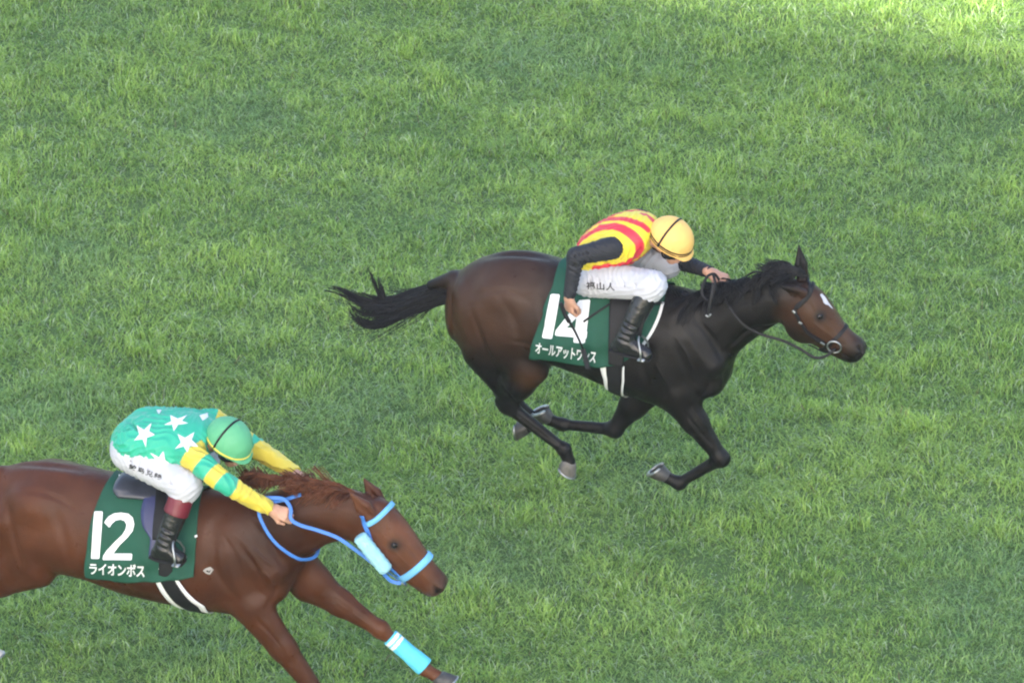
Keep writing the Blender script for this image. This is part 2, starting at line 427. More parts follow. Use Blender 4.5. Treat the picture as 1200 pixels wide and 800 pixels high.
class Barrel:
    """the trunk in (s, angle) coordinates: angle 0 at the spine, 90 degrees on the flank, negative t = near side positive"""
    def __init__(s, bvh, zc, rmax): s.b = bvh; s.zc = zc; s.rmax = rmax
    def at(s, x, th, off):
        d = Vector((0, -math.sin(th), math.cos(th))); c = Vector((x, 0, s.zc(x)))
        l, n, _, _ = s.b.ray_cast(c, d)
        if l is None: l, n = c+d*.25, d
        if n.dot(d) < .2: n = d
        if (l-c).length > s.rmax(x): l, n = c+d*s.rmax(x), d
        return l+n*off
    def inv(s, p): return p.x, math.atan2(-p.y, p.z-s.zc(p.x))
    def patch(s, sl, sr, th0, th1, off, nu=24, nv=48, smooth=2):
        """sheet over the barrel; sl, sr give its two edges at an angle, th0/th1 its ends as functions of u"""
        P = np.zeros((nv+1, nu+1, 3))
        for j in range(nv+1):
            for i in range(nu+1):
                u = i/nu; th = th0(u)+(th1(u)-th0(u))*j/nv
                x = sl(th)+(sr(th)-sl(th))*u
                o = off(u, th) if callable(off) else off
                P[j, i] = s.at(x, th, o)
        for _ in range(smooth):
            Q = P.copy(); Q[1:-1] = (P[:-2]+2*P[1:-1]+P[2:])/4; P = Q
        V = P.reshape(-1, 3); F = [(j*(nu+1)+i, (j+1)*(nu+1)+i, (j+1)*(nu+1)+i+1, j*(nu+1)+i+1) for j in range(nv) for i in range(nu)]
        return V, F

def shape2d(polys, step):
    """flat outlines (lists of (u, v)) filled and cut into small cells so that they can follow a curved surface"""
    bm = bmesh.new()
    for p in polys:
        bm.faces.new([bm.verts.new((x, y, 0)) for x, y in p])
    return cells(bm, step)
def cells(bm, step):
    bm.normal_update(); bmesh.ops.triangulate(bm, faces=bm.faces[:])
    xs = [v.co.x for v in bm.verts]; ys = [v.co.y for v in bm.verts]
    for ax, lo, hi in ((0, min(xs), max(xs)), (1, min(ys), max(ys))):
        k = lo+step
        while k < hi:
            co = (k,0,0) if ax == 0 else (0,k,0); no = (1,0,0) if ax == 0 else (0,1,0)
            bmesh.ops.bisect_plane(bm, geom=bm.verts[:]+bm.edges[:]+bm.faces[:], plane_co=co, plane_no=no); k += step
    bm.verts.index_update()
    V = [(v.co.x, v.co.y) for v in bm.verts]; F = [tuple(v.index for v in f.verts) for f in bm.faces]; bm.free()
    return np.array(V), F
def text2d(body, bold=0.0, step=.12, sx=1.0):
    c = bpy.data.curves.new('lettering', 'FONT'); c.body = body; c.size = 1; c.offset = bold; c.space_character = sx; c.resolution_u = 4
    o = bpy.data.objects.new('lettering', c); COL.objects.link(o)
    dg = bpy.context.evaluated_depsgraph_get(); me = o.evaluated_get(dg).to_mesh()
    bm = bmesh.new(); bm.from_mesh(me); o.evaluated_get(dg).to_mesh_clear(); bpy.data.objects.remove(o); bpy.data.curves.remove(c)
    bmesh.ops.dissolve_limit(bm, angle_limit=.01, verts=bm.verts[:], edges=bm.edges[:])
    return cells(bm, step)
def decal(fr, bvh, V2, F, quad, off=.0025, normalise=True):
    """print a flat figure on a cloth surface; quad = where the corners TL, TR, BL, BR of its box come to lie"""
    V2 = np.array(V2, float)
    if normalise:
        lo, hi = V2.min(0), V2.max(0); V2 = (V2-lo)/(hi-lo)
    TL, TR, BL, BR = [np.array(q, float) for q in quad]; out = []
    for u, v in V2:
        p = (BL*(1-u)+BR*u)*(1-v)+(TL*(1-u)+TR*u)*v
        l, n = fr.near(bvh, p[0], p[1], off); out.append(tuple(l))
    return out, F

def strands(guides, n, r, spread, sides=3, npts=9, curl=.25, seed=1, taper=.75, lenvar=.35, locks=None):
    """hair in locks: each lock follows a blend of two neighbouring guide curves; its hairs start apart and draw together"""
    g = np.random.default_rng(seed); G = [resample(x, 24) for x in guides]; Vs = []; Fs = []; o = 0
    t = np.linspace(0, 1, npts)[:,None]; sp = spread(t) if callable(spread) else spread
    nl = locks or max(8, n//14)
    for k in range(nl):
        i = g.uniform(0, len(G)-1) if len(G) > 1 else 0; off = g.normal(0, 1, 3); wv = g.normal(0, 1, 3); fr = g.uniform(2, 5); ph = g.uniform(0, 6); lk = 1-g.uniform(0, lenvar)
        for _ in range(max(1, n//nl)):
            ii = np.clip(i+g.normal(0, .10), 0, len(G)-1); a = int(ii); b = min(a+1, len(G)-1); f = ii-a
            P = G[a]*(1-f)+G[b]*f; ln = int(24*np.clip(lk-g.uniform(0, .18), .25, 1)); P = resample(P[:max(ln,5)], npts)
            P = P+off*sp*(.25+.75*t)+np.sin(t*fr+ph)*wv*sp*curl*t*2+g.normal(0, 1, 3)*sp*.38*(1-.45*t)+np.sin(t*g.uniform(3,8)+g.uniform(0,6))*g.normal(0,1,3)*.0025*t
            rr = r*g.uniform(.6, 1.25)*(1-taper*t[:,0]**1.5)
            v, f_ = tube(P, rr, sides); Vs += [tuple(x) for x in v]; Fs += [tuple(j+o for j in q) for q in f_]; o = len(Vs)
    return Vs, Fs

def hoof_mesh(C, d, toe, size=1.0):
    """hoof wall from the coronet C down along d (towards the sole), toe = direction the toe points to; and its shoe"""
    C = np.array(C); d = np.array(d, float); d /= np.linalg.norm(d); toe = np.array(toe, float); toe -= d*toe.dot(d); toe /= np.linalg.norm(toe)
    sd = np.cross(d, toe); n = 28; V = []; F = []
    lev = [(-.012,.036,.036,-.004),(0,.044,.043,0),(.03,.051,.049,.012),(.06,.058,.055,.022),(.066,.056,.053,.023),(.060,.046,.044,.020),(.056,.02,.02,.018)]
    for (h, a, b, sh) in lev:
        for j in range(n):
            t = 2*math.pi*j/n; ca, sa = math.cos(t), math.sin(t)
            aa = a*(1.12 if ca > 0 else .92)
            V.append(C+(d*h+toe*(aa*ca+sh)+sd*(b*sa))*size)
    for i in range(len(lev)-1):
        for j in range(n): F.append((i*n+j, i*n+(j+1) % n, (i+1)*n+(j+1) % n, (i+1)*n+j))
    F.append(tuple(range(n))[::-1]); F.append(tuple((len(lev)-1)*n+j for j in range(n)))
    P = []
    for t in np.linspace(-2.55, 2.55, 26):
        ca, sa = math.cos(t), math.sin(t); aa = .052*(1.10 if ca > 0 else .92)
        P.append(C+(d*.068+toe*(aa*ca+.023)+sd*(.049*sa))*size)
    shoe = tube(np.array(P), 0, flat=(.024*size, .011*size), normals=np.tile(d, (len(P), 1)))
    return (V, F), shoe
# ------------------------------------------------------------------ horses
YAW = R(18)
A = Frame(790, 342, 1.58, YAW)        # dark bay, in front
B = Frame(270, 572, 1.58, YAW)        # chestnut, nearer the stand

def trunk_rows(fr, rows):
    """(px, spine y, belly outline y, half width) -> (s, z top, z bottom, half width) by undoing the view from above"""
    out = []; c, s_ = math.cos(ELEV), math.sin(ELEV)*math.cos(fr.yaw)
    for (x, yt, yb, wd) in rows:
        top = fr.P(x, yt, 0); sc = FPX/(fr.c-top).length
        T = (yb-yt)/sc; hc = (T*T-(wd*s_)**2)/(2*T)
        out.append((top.x, top.z, top.z-2*hc/c, wd))
    return out
def mid(fr, x, y0, y1, t=0): return fr.P(x, (y0+y1)/2, t)
def lat(p, t): q = Vector(p); q.y = t; return q
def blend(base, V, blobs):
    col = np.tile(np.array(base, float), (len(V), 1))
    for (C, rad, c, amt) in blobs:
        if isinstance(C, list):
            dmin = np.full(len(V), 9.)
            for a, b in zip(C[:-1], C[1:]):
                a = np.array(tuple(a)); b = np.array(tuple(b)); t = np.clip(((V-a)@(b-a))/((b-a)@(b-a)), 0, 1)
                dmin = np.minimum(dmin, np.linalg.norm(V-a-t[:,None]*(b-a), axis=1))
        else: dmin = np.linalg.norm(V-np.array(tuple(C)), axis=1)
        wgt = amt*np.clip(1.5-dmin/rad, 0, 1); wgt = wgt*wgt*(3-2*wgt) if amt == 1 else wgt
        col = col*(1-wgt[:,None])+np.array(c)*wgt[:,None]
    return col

def leg(F, pts, kind):
    """pts: joints from the body down. fore: elbow, knee, fetlock, coronet; hind: stifle, hock, fetlock, coronet"""
    p = [Vector(x) for x in pts]
    if kind == 'fore':
        e, k, f, c = p; u = (k-e).normalized()
        F.cone(e, e.lerp(k, .45), (.118,.074), (.080,.055), .07); F.cone(e.lerp(k, .4), k, (.082,.056), (.043,.040), .03)
        F.ball(k, (.054,.046,.056), .03, ex=u)
        F.cone(k, f, (.040,.034), (.031,.028), .025)
        v = (f-k).normalized(); back = Vector((v.z, 0, -v.x))
        if back.dot(c-f) < 0 and back.dot(e-k) < 0: pass
        bk = -1 if (e-k).dot(back) < 0 else 1
        F.cone(k+back*bk*.018+v*.03, f+back*bk*.016-v*.02, .014, .014, .012)
        F.ball(f, (.043,.039,.043), .02)
        F.cone(f, c, (.035,.033), (.038,.038), .02)
    else:
        s, h, f, c = p; u = (h-s).normalized(); v = (f-h).normalized()
        bk = (s-h).normalized()+(h-f).normalized()*.6
        back = ((h-s).normalized()+(h-f).normalized()).normalized()
        tip = h+back*.060+(s-h).normalized()*.035
        F.cone(s, s.lerp(h, .5), (.150,.095), (.100,.070), .05); F.cone(s.lerp(h, .45), h, (.102,.070), (.056,.044), .035)
        F.ball(h, (.056,.042,.058), .03, ex=u)
        F.cone(h, tip, (.034,.026), (.026,.022), .025)
        F.cone(s.lerp(h, .45)+back*.045, tip, (.026,.02), (.018,.016), .03)
        F.cone(h, f, (.047,.038), (.033,.030), .03)
        w_ = Vector((v.z, 0, -v.x)); w_ = w_ if w_.dot(back) > 0 else -w_
        F.cone(h+w_*.02+v*.04, f+w_*.018-v*.02, .015, .014, .012)
        F.ball(f, (.045,.040,.045), .02)
        F.cone(f, c, (.036,.034), (.039,.039), .02)

def ear(F, base, tip, wd, fwd):
    base, tip = Vector(base), Vector(tip); m = base.lerp(tip, .45); ax = (tip-base).normalized()
    n = Vector(fwd)-ax*Vector(fwd).dot(ax); n.normalize(); side = ax.cross(n)
    F.cone(base, m, (wd*.60, wd*.85), (wd*.62, wd), .012, axis=side); F.cone(m, tip, (wd*.62, wd), (.004, .005), .006, axis=side)
    F.cone(base.lerp(tip,.22)+n*wd*.75, base.lerp(tip,.82)+n*wd*.42, (wd*.42, wd*.55), (wd*.12, wd*.16), .008, axis=side, mode='s')

def horse_body(fr, rows, muscles, legs, neck, head, ears, lat_axis, h=.0075):
    rows3 = trunk_rows(fr, rows)
    allp = [p for l in legs for p in l[1]]
    lo = np.min([tuple(p) for p in allp]+[(rows3[0][0]-.3, -.42, rows3[0][2])], axis=0)-.12
    hi = np.max([tuple(p) for p in allp]+[tuple(q[0]) for q in neck+head]+[tuple(e[1]) for e in ears]+[(0, .42, rows3[0][1])], axis=0)+.14
    F = Field(lo, hi, h)
    F.trunk(rows3)
    muscles(F)
    for kind, pts in legs: leg(F, pts, kind)
    F.chain([p[0] for p in neck], [(p[1], p[2]) for p in neck], .07)
    F.chain([p[0] for p in head], [(p[1], p[2]) for p in head], .022, axis=lat_axis)
    F.blur(2)
    return F, rows3

# ---- the dark bay -------------------------------------------------------------------------------
P = A.P
def musclesA(F):
    # haunches
    for sg in (-1, 1):
        hip = lat(P(572,358,-.12), sg*.11); stf = lat(P(612,422,-.16), sg*.15)
        F.cone(hip, stf, (.225,.135), (.150,.095), .05)
        F.cone(lat(P(548,345,-.1), sg*.085), lat(P(572,425,-.15), sg*.13), (.085,.085), (.080,.075), .06)     # buttock
        F.ball(lat(P(598,345,-.12), sg*.11), (.20,.13,.13), .05)                                              # gluteal
        F.cone(lat(P(560,415,-.13), sg*.13), lat(P(586,456,-.13), sg*.13), (.085,.07), (.045,.04), .05)       # hamstring to the hock
        # shoulder and breast
        F.cone(lat(P(790,385,-.13), sg*.075), lat(P(830,432,-.16), sg*.115), (.11,.10), (.10,.08), .05)
        F.cone(lat(P(782,400,-.15), sg*.12), lat(P(790,458,-.17), sg*.135), (.14,.10), (.095,.075), .04)      # upper arm
        F.ball(lat(P(832,447,-.08), sg*.085), (.085,.085,.09), .05)
    F.cone(P(740,350,0), P(805,360,0), (.06,.06), (.07,.05), .07)                                             # withers
    F.cone(P(565,297,0), P(640,298,0), .012, .012, .05, mode='s')                                             # furrow along the croup
    F.cone(P(530,326,0), P(505,334,0), (.045,.045), (.03,.03), .04)                                           # dock
legsA = [
 ('hind', [P(615,428,-.16), P(594,474,-.13), P(661,526,-.12), P(667,540,-.12)]),
 ('hind', [lat(P(608,420,-.16), .16), P(590,458,.12), P(628,492,.12), P(618,500,.12)]),
 ('fore', [P(792,462,-.15), P(845,537,-.13), P(796,566,-.12), P(780,558,-.12)]),
 ('fore', [P(757,455,.13), P(720,503,.12), P(659,497,.12), P(643,491,.12)]),
]
neckA = [(P(808,402,0), .245, .16), (P(835,383,0), .20, .125), (P(868,365,0), .165, .10), (P(900,352,0), .135, .085), (P(925,347,0), .115, .08)]
TA = R(14); axA = (0, math.cos(TA), math.sin(TA))
headA = [(P(934,354,0), .165, .088), (P(946,366,0), .158, .100), (P(958,377,0), .134, .094), (P(972,390,0), .108, .073), (P(987,402,0), .092, .060), (P(1000,409,0), .080, .060)]
earsA = [(P(941,328,.045), P(936,287,.075), .040, (.5,-.75,.2)), (P(942,344,-.075), P(914,335,-.11), .040, (.2,-.8,-.5))]
rowsA = [(538,318,400,.13),(556,305,424,.21),(590,296,432,.262),(620,297,428,.275),(650,306,424,.28),(690,320,438,.292),(735,329,459,.288),(775,335,474,.26),(808,341,478,.225),(832,362,468,.175),(845,395,452,.11)]
FA, rowsA3 = horse_body(A, rowsA, musclesA, legsA, neckA, headA, earsA, axA)

def head_detail(F, fr, hd, eyes, jaw, muzz, ax, face_up):
    """cheeks, brow, nostrils, lips; hd = head chain, eyes = [(point)], all in horse coordinates"""
    U = Vector(face_up).normalized(); X = (hd[-1][0]-hd[1][0]).normalized(); L = Vector(ax).normalized()
    for sg in (-1, 1):
        F.ball(Vector(jaw)+L*sg*.062, (.088,.022,.085), .03, ex=X, ez=U)          # flat round cheek
        F.ball(hd[2][0]+U*.052-X*.005+L*sg*.080, (.045,.020,.018), .025, ex=X, ez=U)   # brow
        F.cone(hd[2][0]-U*.012+X*.05+L*sg*.066, hd[4][0]-U*.0+L*sg*.047, .012, .008, .02)  # facial crest
        n = hd[-1][0]+X*.030+U*.038+L*sg*.036
        F.ball(n, (.026,.018,.024), .02, ex=X, ez=U)
        F.ball(n+L*sg*.020+X*.010-U*.004, (.012,.020,.022), .010, ex=(X+U*.5), ez=U, mode='s')
    F.ball(hd[-1][0]-U*.045+X*.018, (.032,.038,.026), .02, ex=X, ez=U)              # upper lip
    F.ball(hd[-1][0]-U*.072-X*.026, (.034,.028,.020), .018, ex=X, ez=U)             # chin
    F.cone(hd[-1][0]-U*.060-X*.04-L*.07, hd[-1][0]-U*.060-X*.04+L*.07, .004, .004, .006, axis=U, mode='s')
def sculpt(fr, v, q, lines):
    """furrows (-) and swellings (+) of the muscles along lines on the near side, and their mirror images on the far side"""
    b = bvh_of(v, q); n = np.zeros_like(v); e = np.cross(v[q[:,2]]-v[q[:,0]], v[q[:,3]]-v[q[:,1]])
    for i in range(4): np.add.at(n, q[:,i], e)
    n /= np.linalg.norm(n, axis=1, keepdims=True)+1e-9; out = v.copy()
    for pts, dep, sg in lines:
        P3 = resample([fr.near(b, *p)[0] for p in pts], 26)
        for m_ in (1, -1):
            d = np.full(len(v), 9.); tt = np.zeros(len(v)); C = P3*np.array((1, m_, 1))
            if m_ == -1: C = np.array([tuple(b.find_nearest(Vector(x))[0]) for x in C])
            lo, hi = C.min(0)-.12, C.max(0)+.12; I = np.where(((v > lo)&(v < hi)).all(1))[0]
            if not len(I): continue
            D = np.linalg.norm(v[I][:,None]-C[None], axis=2); j = D.argmin(1); d = D.min(1); w_ = np.exp(-(d/sg)**2)*np.sin(np.clip((j+2)/29., 0, 1)*math.pi)**.6
            out[I] += (n[I]*(dep*w_)[:,None]).astype(np.float32)
    return out
def finish_body(F, fr, root, base, blobs, ears, hd, ax, face_up, eyes, jaw, lines, marks):
    head_detail(F, fr, hd, eyes, jaw, None, ax, face_up)
    for e in ears: ear(F, *e)
    v, q = F.nets(); v = sculpt(fr, v, q, lines); b = bvh_of(v, q); L = Vector(ax).normalized()
    def mirror(p): return p-L*2*(p-hd[2][0]).dot(L)
    eyes.clear(); e, n = fr.hit(b, *marks['eye']); eyes.append(e-n*.0135); eyes.append(mirror(eyes[0]))
    blobs = blobs+[(e, .030, marks['eye_rgb'], .95), (mirror(e), .030, marks['eye_rgb'], .95), (e+Vector((.02,0,.012)), .05, marks['eye_rgb'], .35)]
    for p in marks['nostril']:
        h_, _ = fr.hit(b, *p); blobs += [(h_, .016, (.004,.0035,.0035), .97), (mirror(h_), .016, (.004,.0035,.0035), .97)]
    ms = [fr.near(b, *p)[0] for p in marks['mouth']]; blobs.append((ms, .006, (.005,.004,.004), .8))
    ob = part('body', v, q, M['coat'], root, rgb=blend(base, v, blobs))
    return v, q, bvh_of(v, q)

hA = thing('racehorse', 'dark bay racehorse at full gallop in front, wearing the green number 14 cloth', 'horse', A)
BLK = (.0065,.006,.006); SHO = (.0062,.0050,.0046); BRN = (.066,.029,.014)
eyeA = [P(961,372,-.080)]; eyeA.append(eyeA[0]+Vector(axA)*.172)
blobsA = [(eyeA[0], .040, BLK, .95), (eyeA[1], .040, BLK, .95), (P(575,350,-.25), .34, (.044,.021,.0115), .95), (P(535,375,-.15), .16, BRN, .6), (P(620,440,-.2), .09, BRN, .7),
          (P(962,368,0), .20, BRN, .9), (P(985,392,0), .10, (.06,.032,.02), .6), (P(937,392,-.05), .10, SHO, .8),
          (P(1008,406,0), .055, (.034,.028,.027), .9)]
for kind, l in legsA:
    blobsA.append(([l[1], l[2], l[3]], .085, BLK, 1)); blobsA.append(([l[0].lerp(l[1], .5), l[1]], .10, BLK, .7))
nA = headA[-1][0]+(headA[-1][0]-headA[1][0]).normalized()*.04+Vector((.62,-.14,.75))*.036; blobsA += [(nA+Vector(axA)*q, .020, (.006,.005,.005), .9) for q in (-.052,.052)]
blobsA.append(([P(822,350,0), P(870,348,0), P(925,322,0)], .07, BLK, .8))
vA, qA, bA = finish_body(FA, A, hA, SHO, blobsA, earsA, headA, axA, (.62,-.14,.75), eyeA, P(941,379,-.005), [
    ([(816,375),(833,395),(846,420)],-.011,.020),([(800,385),(815,408),(832,432)],.006,.028),([(790,400),(800,425),(812,448)],-.007,.020),([(756,410),(754,432),(765,456)],-.010,.026),
    ([(770,410),(775,435),(785,460)],.008,.028),([(800,480),(815,500),(835,522)],-.006,.012),([(915,382),(880,386),(850,412)],-.010,.016),([(920,342),(880,350),(840,366)],-.006,.022),
    ([(552,360),(565,400),(585,440)],-.012,.022),([(538,350),(545,385),(562,420)],.006,.03),([(585,345),(605,380),(612,420)],-.007,.028),([(634,350),(640,380),(645,412)],-.012,.026),
    ([(604,440),(598,458),(592,468)],-.007,.014),([(792,395),(803,412),(812,432)],.006,.007),([(768,425),(776,440),(784,452)],.006,.008),([(838,428),(845,440),(846,450)],.006,.010),([(560,345),(590,340),(620,352)],-.006,.02),([(600,400),(622,405),(636,418)],-.007,.012),([(955,379),(966,388),(978,397)],.005,.008),([(940,378),(946,390),(958,396)],-.006,.008),([(946,352),(952,362),(956,372)],-.005,.012),([(968,372),(984,388),(996,398)],-.005,.010),
    ([(835,440),(828,458),(815,470)],-.008,.016),([(838,548),(820,560),(804,568)],-.005,.008),([(606,486),(632,506),(654,521)],-.006,.009),([(590,452),(600,466),(606,476)],-.006,.010),([(812,478),(828,502),(842,525)],.006,.009),([(1006,406),(1009,410),(1010,415)],-.022,.010),([(1004,422),(992,418),(981,411)],-.008,.005)],
    dict(eye=(961,371), eye_rgb=BLK, nostril=[(1008,410)], mouth=[(1003,421.5),(992,418),(983,412)]))
del FA

def eyes(root, pts, r=.022):
    for e in pts:
        bm = bmesh.new(); bmesh.ops.create_uvsphere(bm, u_segments=20, v_segments=12, radius=r)
        V = [tuple(Vector(v.co)+Vector(e)) for v in bm.verts]; F = [tuple(v.index for v in f.verts) for f in bm.faces]; bm.free()
        part('eye', V, F, M['eye'], root)
eyes(hA, [e for e in eyeA])
def hooves(root, spec):
    for (C, d, toe, m) in spec:
        (V, F), shoe = hoof_mesh(tuple(C), (d[0], 0, d[1]), (toe[0], 0, toe[1]), 1.0)
        ho = part('hoof', V, F, M[m], root); part('horseshoe', *shoe, M['steel'], root, parent=ho)
hooves(hA, [(legsA[0][1][3], (-.55,-.83), (.83,-.55), 'hoof_pale'), (legsA[1][1][3], (-.92,-.1), (-.1,-.95), 'hoof'),
            (legsA[2][1][3], (-.62,.78), (-.78,-.62), 'hoof'), (legsA[3][1][3], (-.45,.89), (-.89,-.45), 'hoof')])

# ---- the chestnut -------------------------------------------------------------------------------
P = B.P
def musclesB(F):
    for sg in (-1, 1):
        hip = lat(P(18,606,-.12), sg*.11); stf = lat(P(40,650,-.16), sg*.15)
        F.cone(hip, stf, (.22,.135), (.15,.095), .05)
        F.cone(lat(P(-6,590,-.1), sg*.085), lat(P(8,650,-.15), sg*.13), (.085,.085), (.080,.075), .06)
        F.ball(lat(P(50,590,-.12), sg*.13), (.20,.12,.13), .05)
        F.cone(lat(P(270,628,-.13), sg*.075), lat(P(316,674,-.16), sg*.115), (.11,.10), (.105,.08), .05)
        F.cone(lat(P(262,648,-.15), sg*.12), lat(P(288,702,-.17), sg*.135), (.14,.10), (.10,.075), .04)
        F.ball(lat(P(322,686,-.08), sg*.085), (.085,.085,.09), .05)
    F.cone(P(210,596,0), P(285,602,0), (.06,.06), (.07,.05), .07)
    F.cone(P(15,540,0), P(95,546,0), .012, .012, .05, mode='s')
    F.cone(P(335,640,.12), P(362,682,.13), (.14,.10), (.12,.075), .06)
    F.cone(P(0,556,0), P(-40,556,0), (.045,.045), (.03,.03), .04)
legsB = [
 ('hind', [P(40,660,-.16), P(-52,700,-.13), P(-30,758,-.12), P(-17,760,-.12)]),
 ('hind', [lat(P(40,652,-.16), .16), P(-50,690,.12), P(-125,712,.12), P(-142,720,.12)]),
 ('fore', [P(296,712,-.15), P(380,822,-.13), P(392,884,-.12), P(400,900,-.12)]),
 ('fore', [P(366,684,.14), P(446,737,.12), P(497,783,.12), P(514,793,.12)]),
]
neckB = [(P(300,640,0), .25, .165), (P(335,616,0), .205, .13), (P(368,603,0), .175, .10), (P(400,601,0), .15, .088), (P(425,605,0), .13, .08)]
TB = R(12); axB = (0, math.cos(TB), math.sin(TB))
headB = [(P(430,606,0), .165, .088), (P(444,621,0), .165, .102), (P(460,637,0), .146, .096), (P(477,654,0), .122, .075), (P(494,671,0), .094, .060), (P(508,683,0), .078, .059)]
earsB = [(P(447,593,.05), P(426,560,.08), .048, (.3,-.9,-.1)), (P(438,607,-.075), P(410,577,-.13), .050, (.3,-.8,-.3))]
rowsB = [(4,548,648,.15),(24,543,676,.225),(50,543,671,.265),(80,547,672,.278),(110,554,679,.285),(150,564,695,.292),(200,573,707,.288),(250,577,716,.26),(285,584,722,.225),(312,604,714,.175),(328,636,698,.11)]
FB, rowsB3 = horse_body(B, rowsB, musclesB, legsB, neckB, headB, earsB, axB)
hB = thing('racehorse', 'chestnut racehorse behind, cut off by the picture edge, wearing the green number 12 cloth', 'horse', B)
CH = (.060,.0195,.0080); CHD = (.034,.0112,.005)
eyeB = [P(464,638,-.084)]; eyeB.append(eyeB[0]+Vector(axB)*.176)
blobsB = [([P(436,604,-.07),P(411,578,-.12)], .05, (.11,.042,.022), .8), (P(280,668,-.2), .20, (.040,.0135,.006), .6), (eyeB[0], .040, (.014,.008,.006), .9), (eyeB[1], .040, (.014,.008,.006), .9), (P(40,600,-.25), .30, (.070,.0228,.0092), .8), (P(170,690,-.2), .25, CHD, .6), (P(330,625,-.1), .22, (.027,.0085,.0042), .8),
          (P(470,635,0), .18, (.140,.054,.028), .85), (P(515,688,0), .07, (.070,.052,.047), .85)]
for kind, l in legsB[2:]: blobsB.append(([l[1], l[2], l[3]], .09, (.105,.036,.0145), .8))
l = legsB[0][1]; blobsB.append(([l[2], l[3]], .08, (.45,.44,.43), 1))
nB = headB[-1][0]+(headB[-1][0]-headB[1][0]).normalized()*.04+Vector((.66,-.12,.72))*.036; blobsB += [(nB+Vector(axB)*q, .020, (.012,.008,.008), .9) for q in (-.052,.052)]
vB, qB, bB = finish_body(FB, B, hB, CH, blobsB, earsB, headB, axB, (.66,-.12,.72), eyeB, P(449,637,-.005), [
    ([(298,616),(317,637),(335,668)],-.012,.022),([(278,625),(298,650),(318,680)],.006,.028),([(282,640),(300,665),(312,690)],-.009,.016),([(250,640),(254,670),(275,698)],-.011,.024),
    ([(268,650),(275,680),(285,700)],.008,.028),([(325,675),(322,695),(312,712)],-.008,.016),([(385,680),(405,697),(432,718)],-.005,.015),([(300,725),(320,748),(342,778)],-.009,.014),
    ([(412,642),(385,642),(350,654)],-.010,.016),([(412,590),(375,592),(330,600)],-.006,.022),([(10,590),(16,630),(26,664)],-.010,.024),([(60,585),(72,620),(82,656)],-.008,.030),
    ([(296,640),(306,652),(318,662)],.006,.007),([(300,668),(312,672),(322,684)],.005,.007),([(262,628),(276,650),(284,676)],-.006,.012),([(306,735),(322,752),(338,772)],.006,.008),([(395,684),(415,700),(438,722)],.005,.008),([(462,645),(473,657),(486,669)],.005,.008),([(448,640),(452,655),(466,664)],-.006,.008),([(30,575),(60,580),(95,600)],-.006,.02),([(120,640),(125,665),(135,685)],-.005,.02),([(472,634),(488,652),(503,668)],-.005,.011),([(450,612),(456,625),(460,634)],-.005,.012),([(236,600),(225,650),(232,695)],-.004,.03),([(510,688),(512,692),(512,696)],-.022,.010),([(512,703),(502,700),(492,691)],-.008,.005)],
    dict(eye=(462,639), eye_rgb=(.014,.008,.006), nostril=[(512,692)], mouth=[(511,702.5),(502,700),(493,692)]))
del FB
eyes(hB, [e for e in eyeB])
hooves(hB, [(legsB[0][1][3], (.5,-.86), (.86,.5), 'hoof_white'), (legsB[1][1][3], (-.9,.4), (-.4,-.9), 'hoof'),
            (legsB[2][1][3], (.35,-.93), (.93,.35), 'hoof'), (legsB[3][1][3], (.70,-.71), (.71,.70), 'hoof')])
# ------------------------------------------------------------------ saddle cloths, saddles, girths
def barrel(rows3, bvh):
    r = np.array(sorted(rows3)); return Barrel(bvh, lambda x: float(np.interp(x, r[:,0], .5*(r[:,1]+r[:,2]))), lambda x: float(np.interp(x, r[:,0], .5*(r[:,1]-r[:,2])))*1.03+.012)
barA, barB = barrel(rowsA3, bA), barrel(rowsB3, bB)
def edge_fn(fr, bar, bvh, pts):
    q = sorted((bar.inv(fr.near(bvh, *p)[0])[::-1] for p in pts)); th = [a for a, _ in q]; xs = [b for _, b in q]
    def f(t):
        t = abs(t); t = min(t, 2*math.pi-t); return float(np.interp(t, th, xs))
    return f
def saddle_cloth(fr, bar, bvh, left, right, hem, root, m):
    sl, sr = edge_fn(fr, bar, bvh, left), edge_fn(fr, bar, bvh, right)
    q = [bar.inv(fr.near(bvh, *p)[0]) for p in hem]
    us = [(x-sl(t))/(sr(t)-sl(t)) for x, t in q]; ts = [t for _, t in q]; o = np.argsort(us); us = np.array(us)[o]; ts = np.array(ts)[o]
    h = lambda u: float(np.interp(u, us, ts))
    off = lambda u, th: .012+.016*max(0, abs(th)/1.6-.45)+(.008*math.sin(9*u+3*th+2*math.sin(4*th))+.005*math.sin(19*u-6*th+math.sin(9*u)))*min(1, abs(th))
    V, F = bar.patch(sl, sr, lambda u: -h(u), h, off, nu=56, nv=120)
    o = part('cloth', V, F, m, root); md = o.modifiers.new('thickness', 'SOLIDIFY'); md.thickness = .005; md.offset = -1
    return V, F, bvh_of(V, F)
def px(pts, x0, y0, k): return [(x0+x/k, y0+y/k) for x, y in pts]
def print_px(fr, bvh, polys, root, m, name, parent=None, step=2.2, off=.003):
    """marks given by their outlines in the photograph, printed on the cloth"""
    V2, F = shape2d(polys, step); out = [tuple(fr.near(bvh, x, y, off)[0]) for x, y in V2]
    part(name, out, F, m, root, parent=parent)

def girth(fr, bar, bvh, name, left, right, th0, off, root, m, parent=None, solid=.004):
    sl, sr = edge_fn(fr, bar, bvh, left), edge_fn(fr, bar, bvh, right)
    V, F = bar.patch(sl, sr, lambda u: th0, lambda u: 2*math.pi-th0, off, nu=8, nv=110, smooth=1)
    return part(name, V, F, m, root, parent=parent, solid=solid)

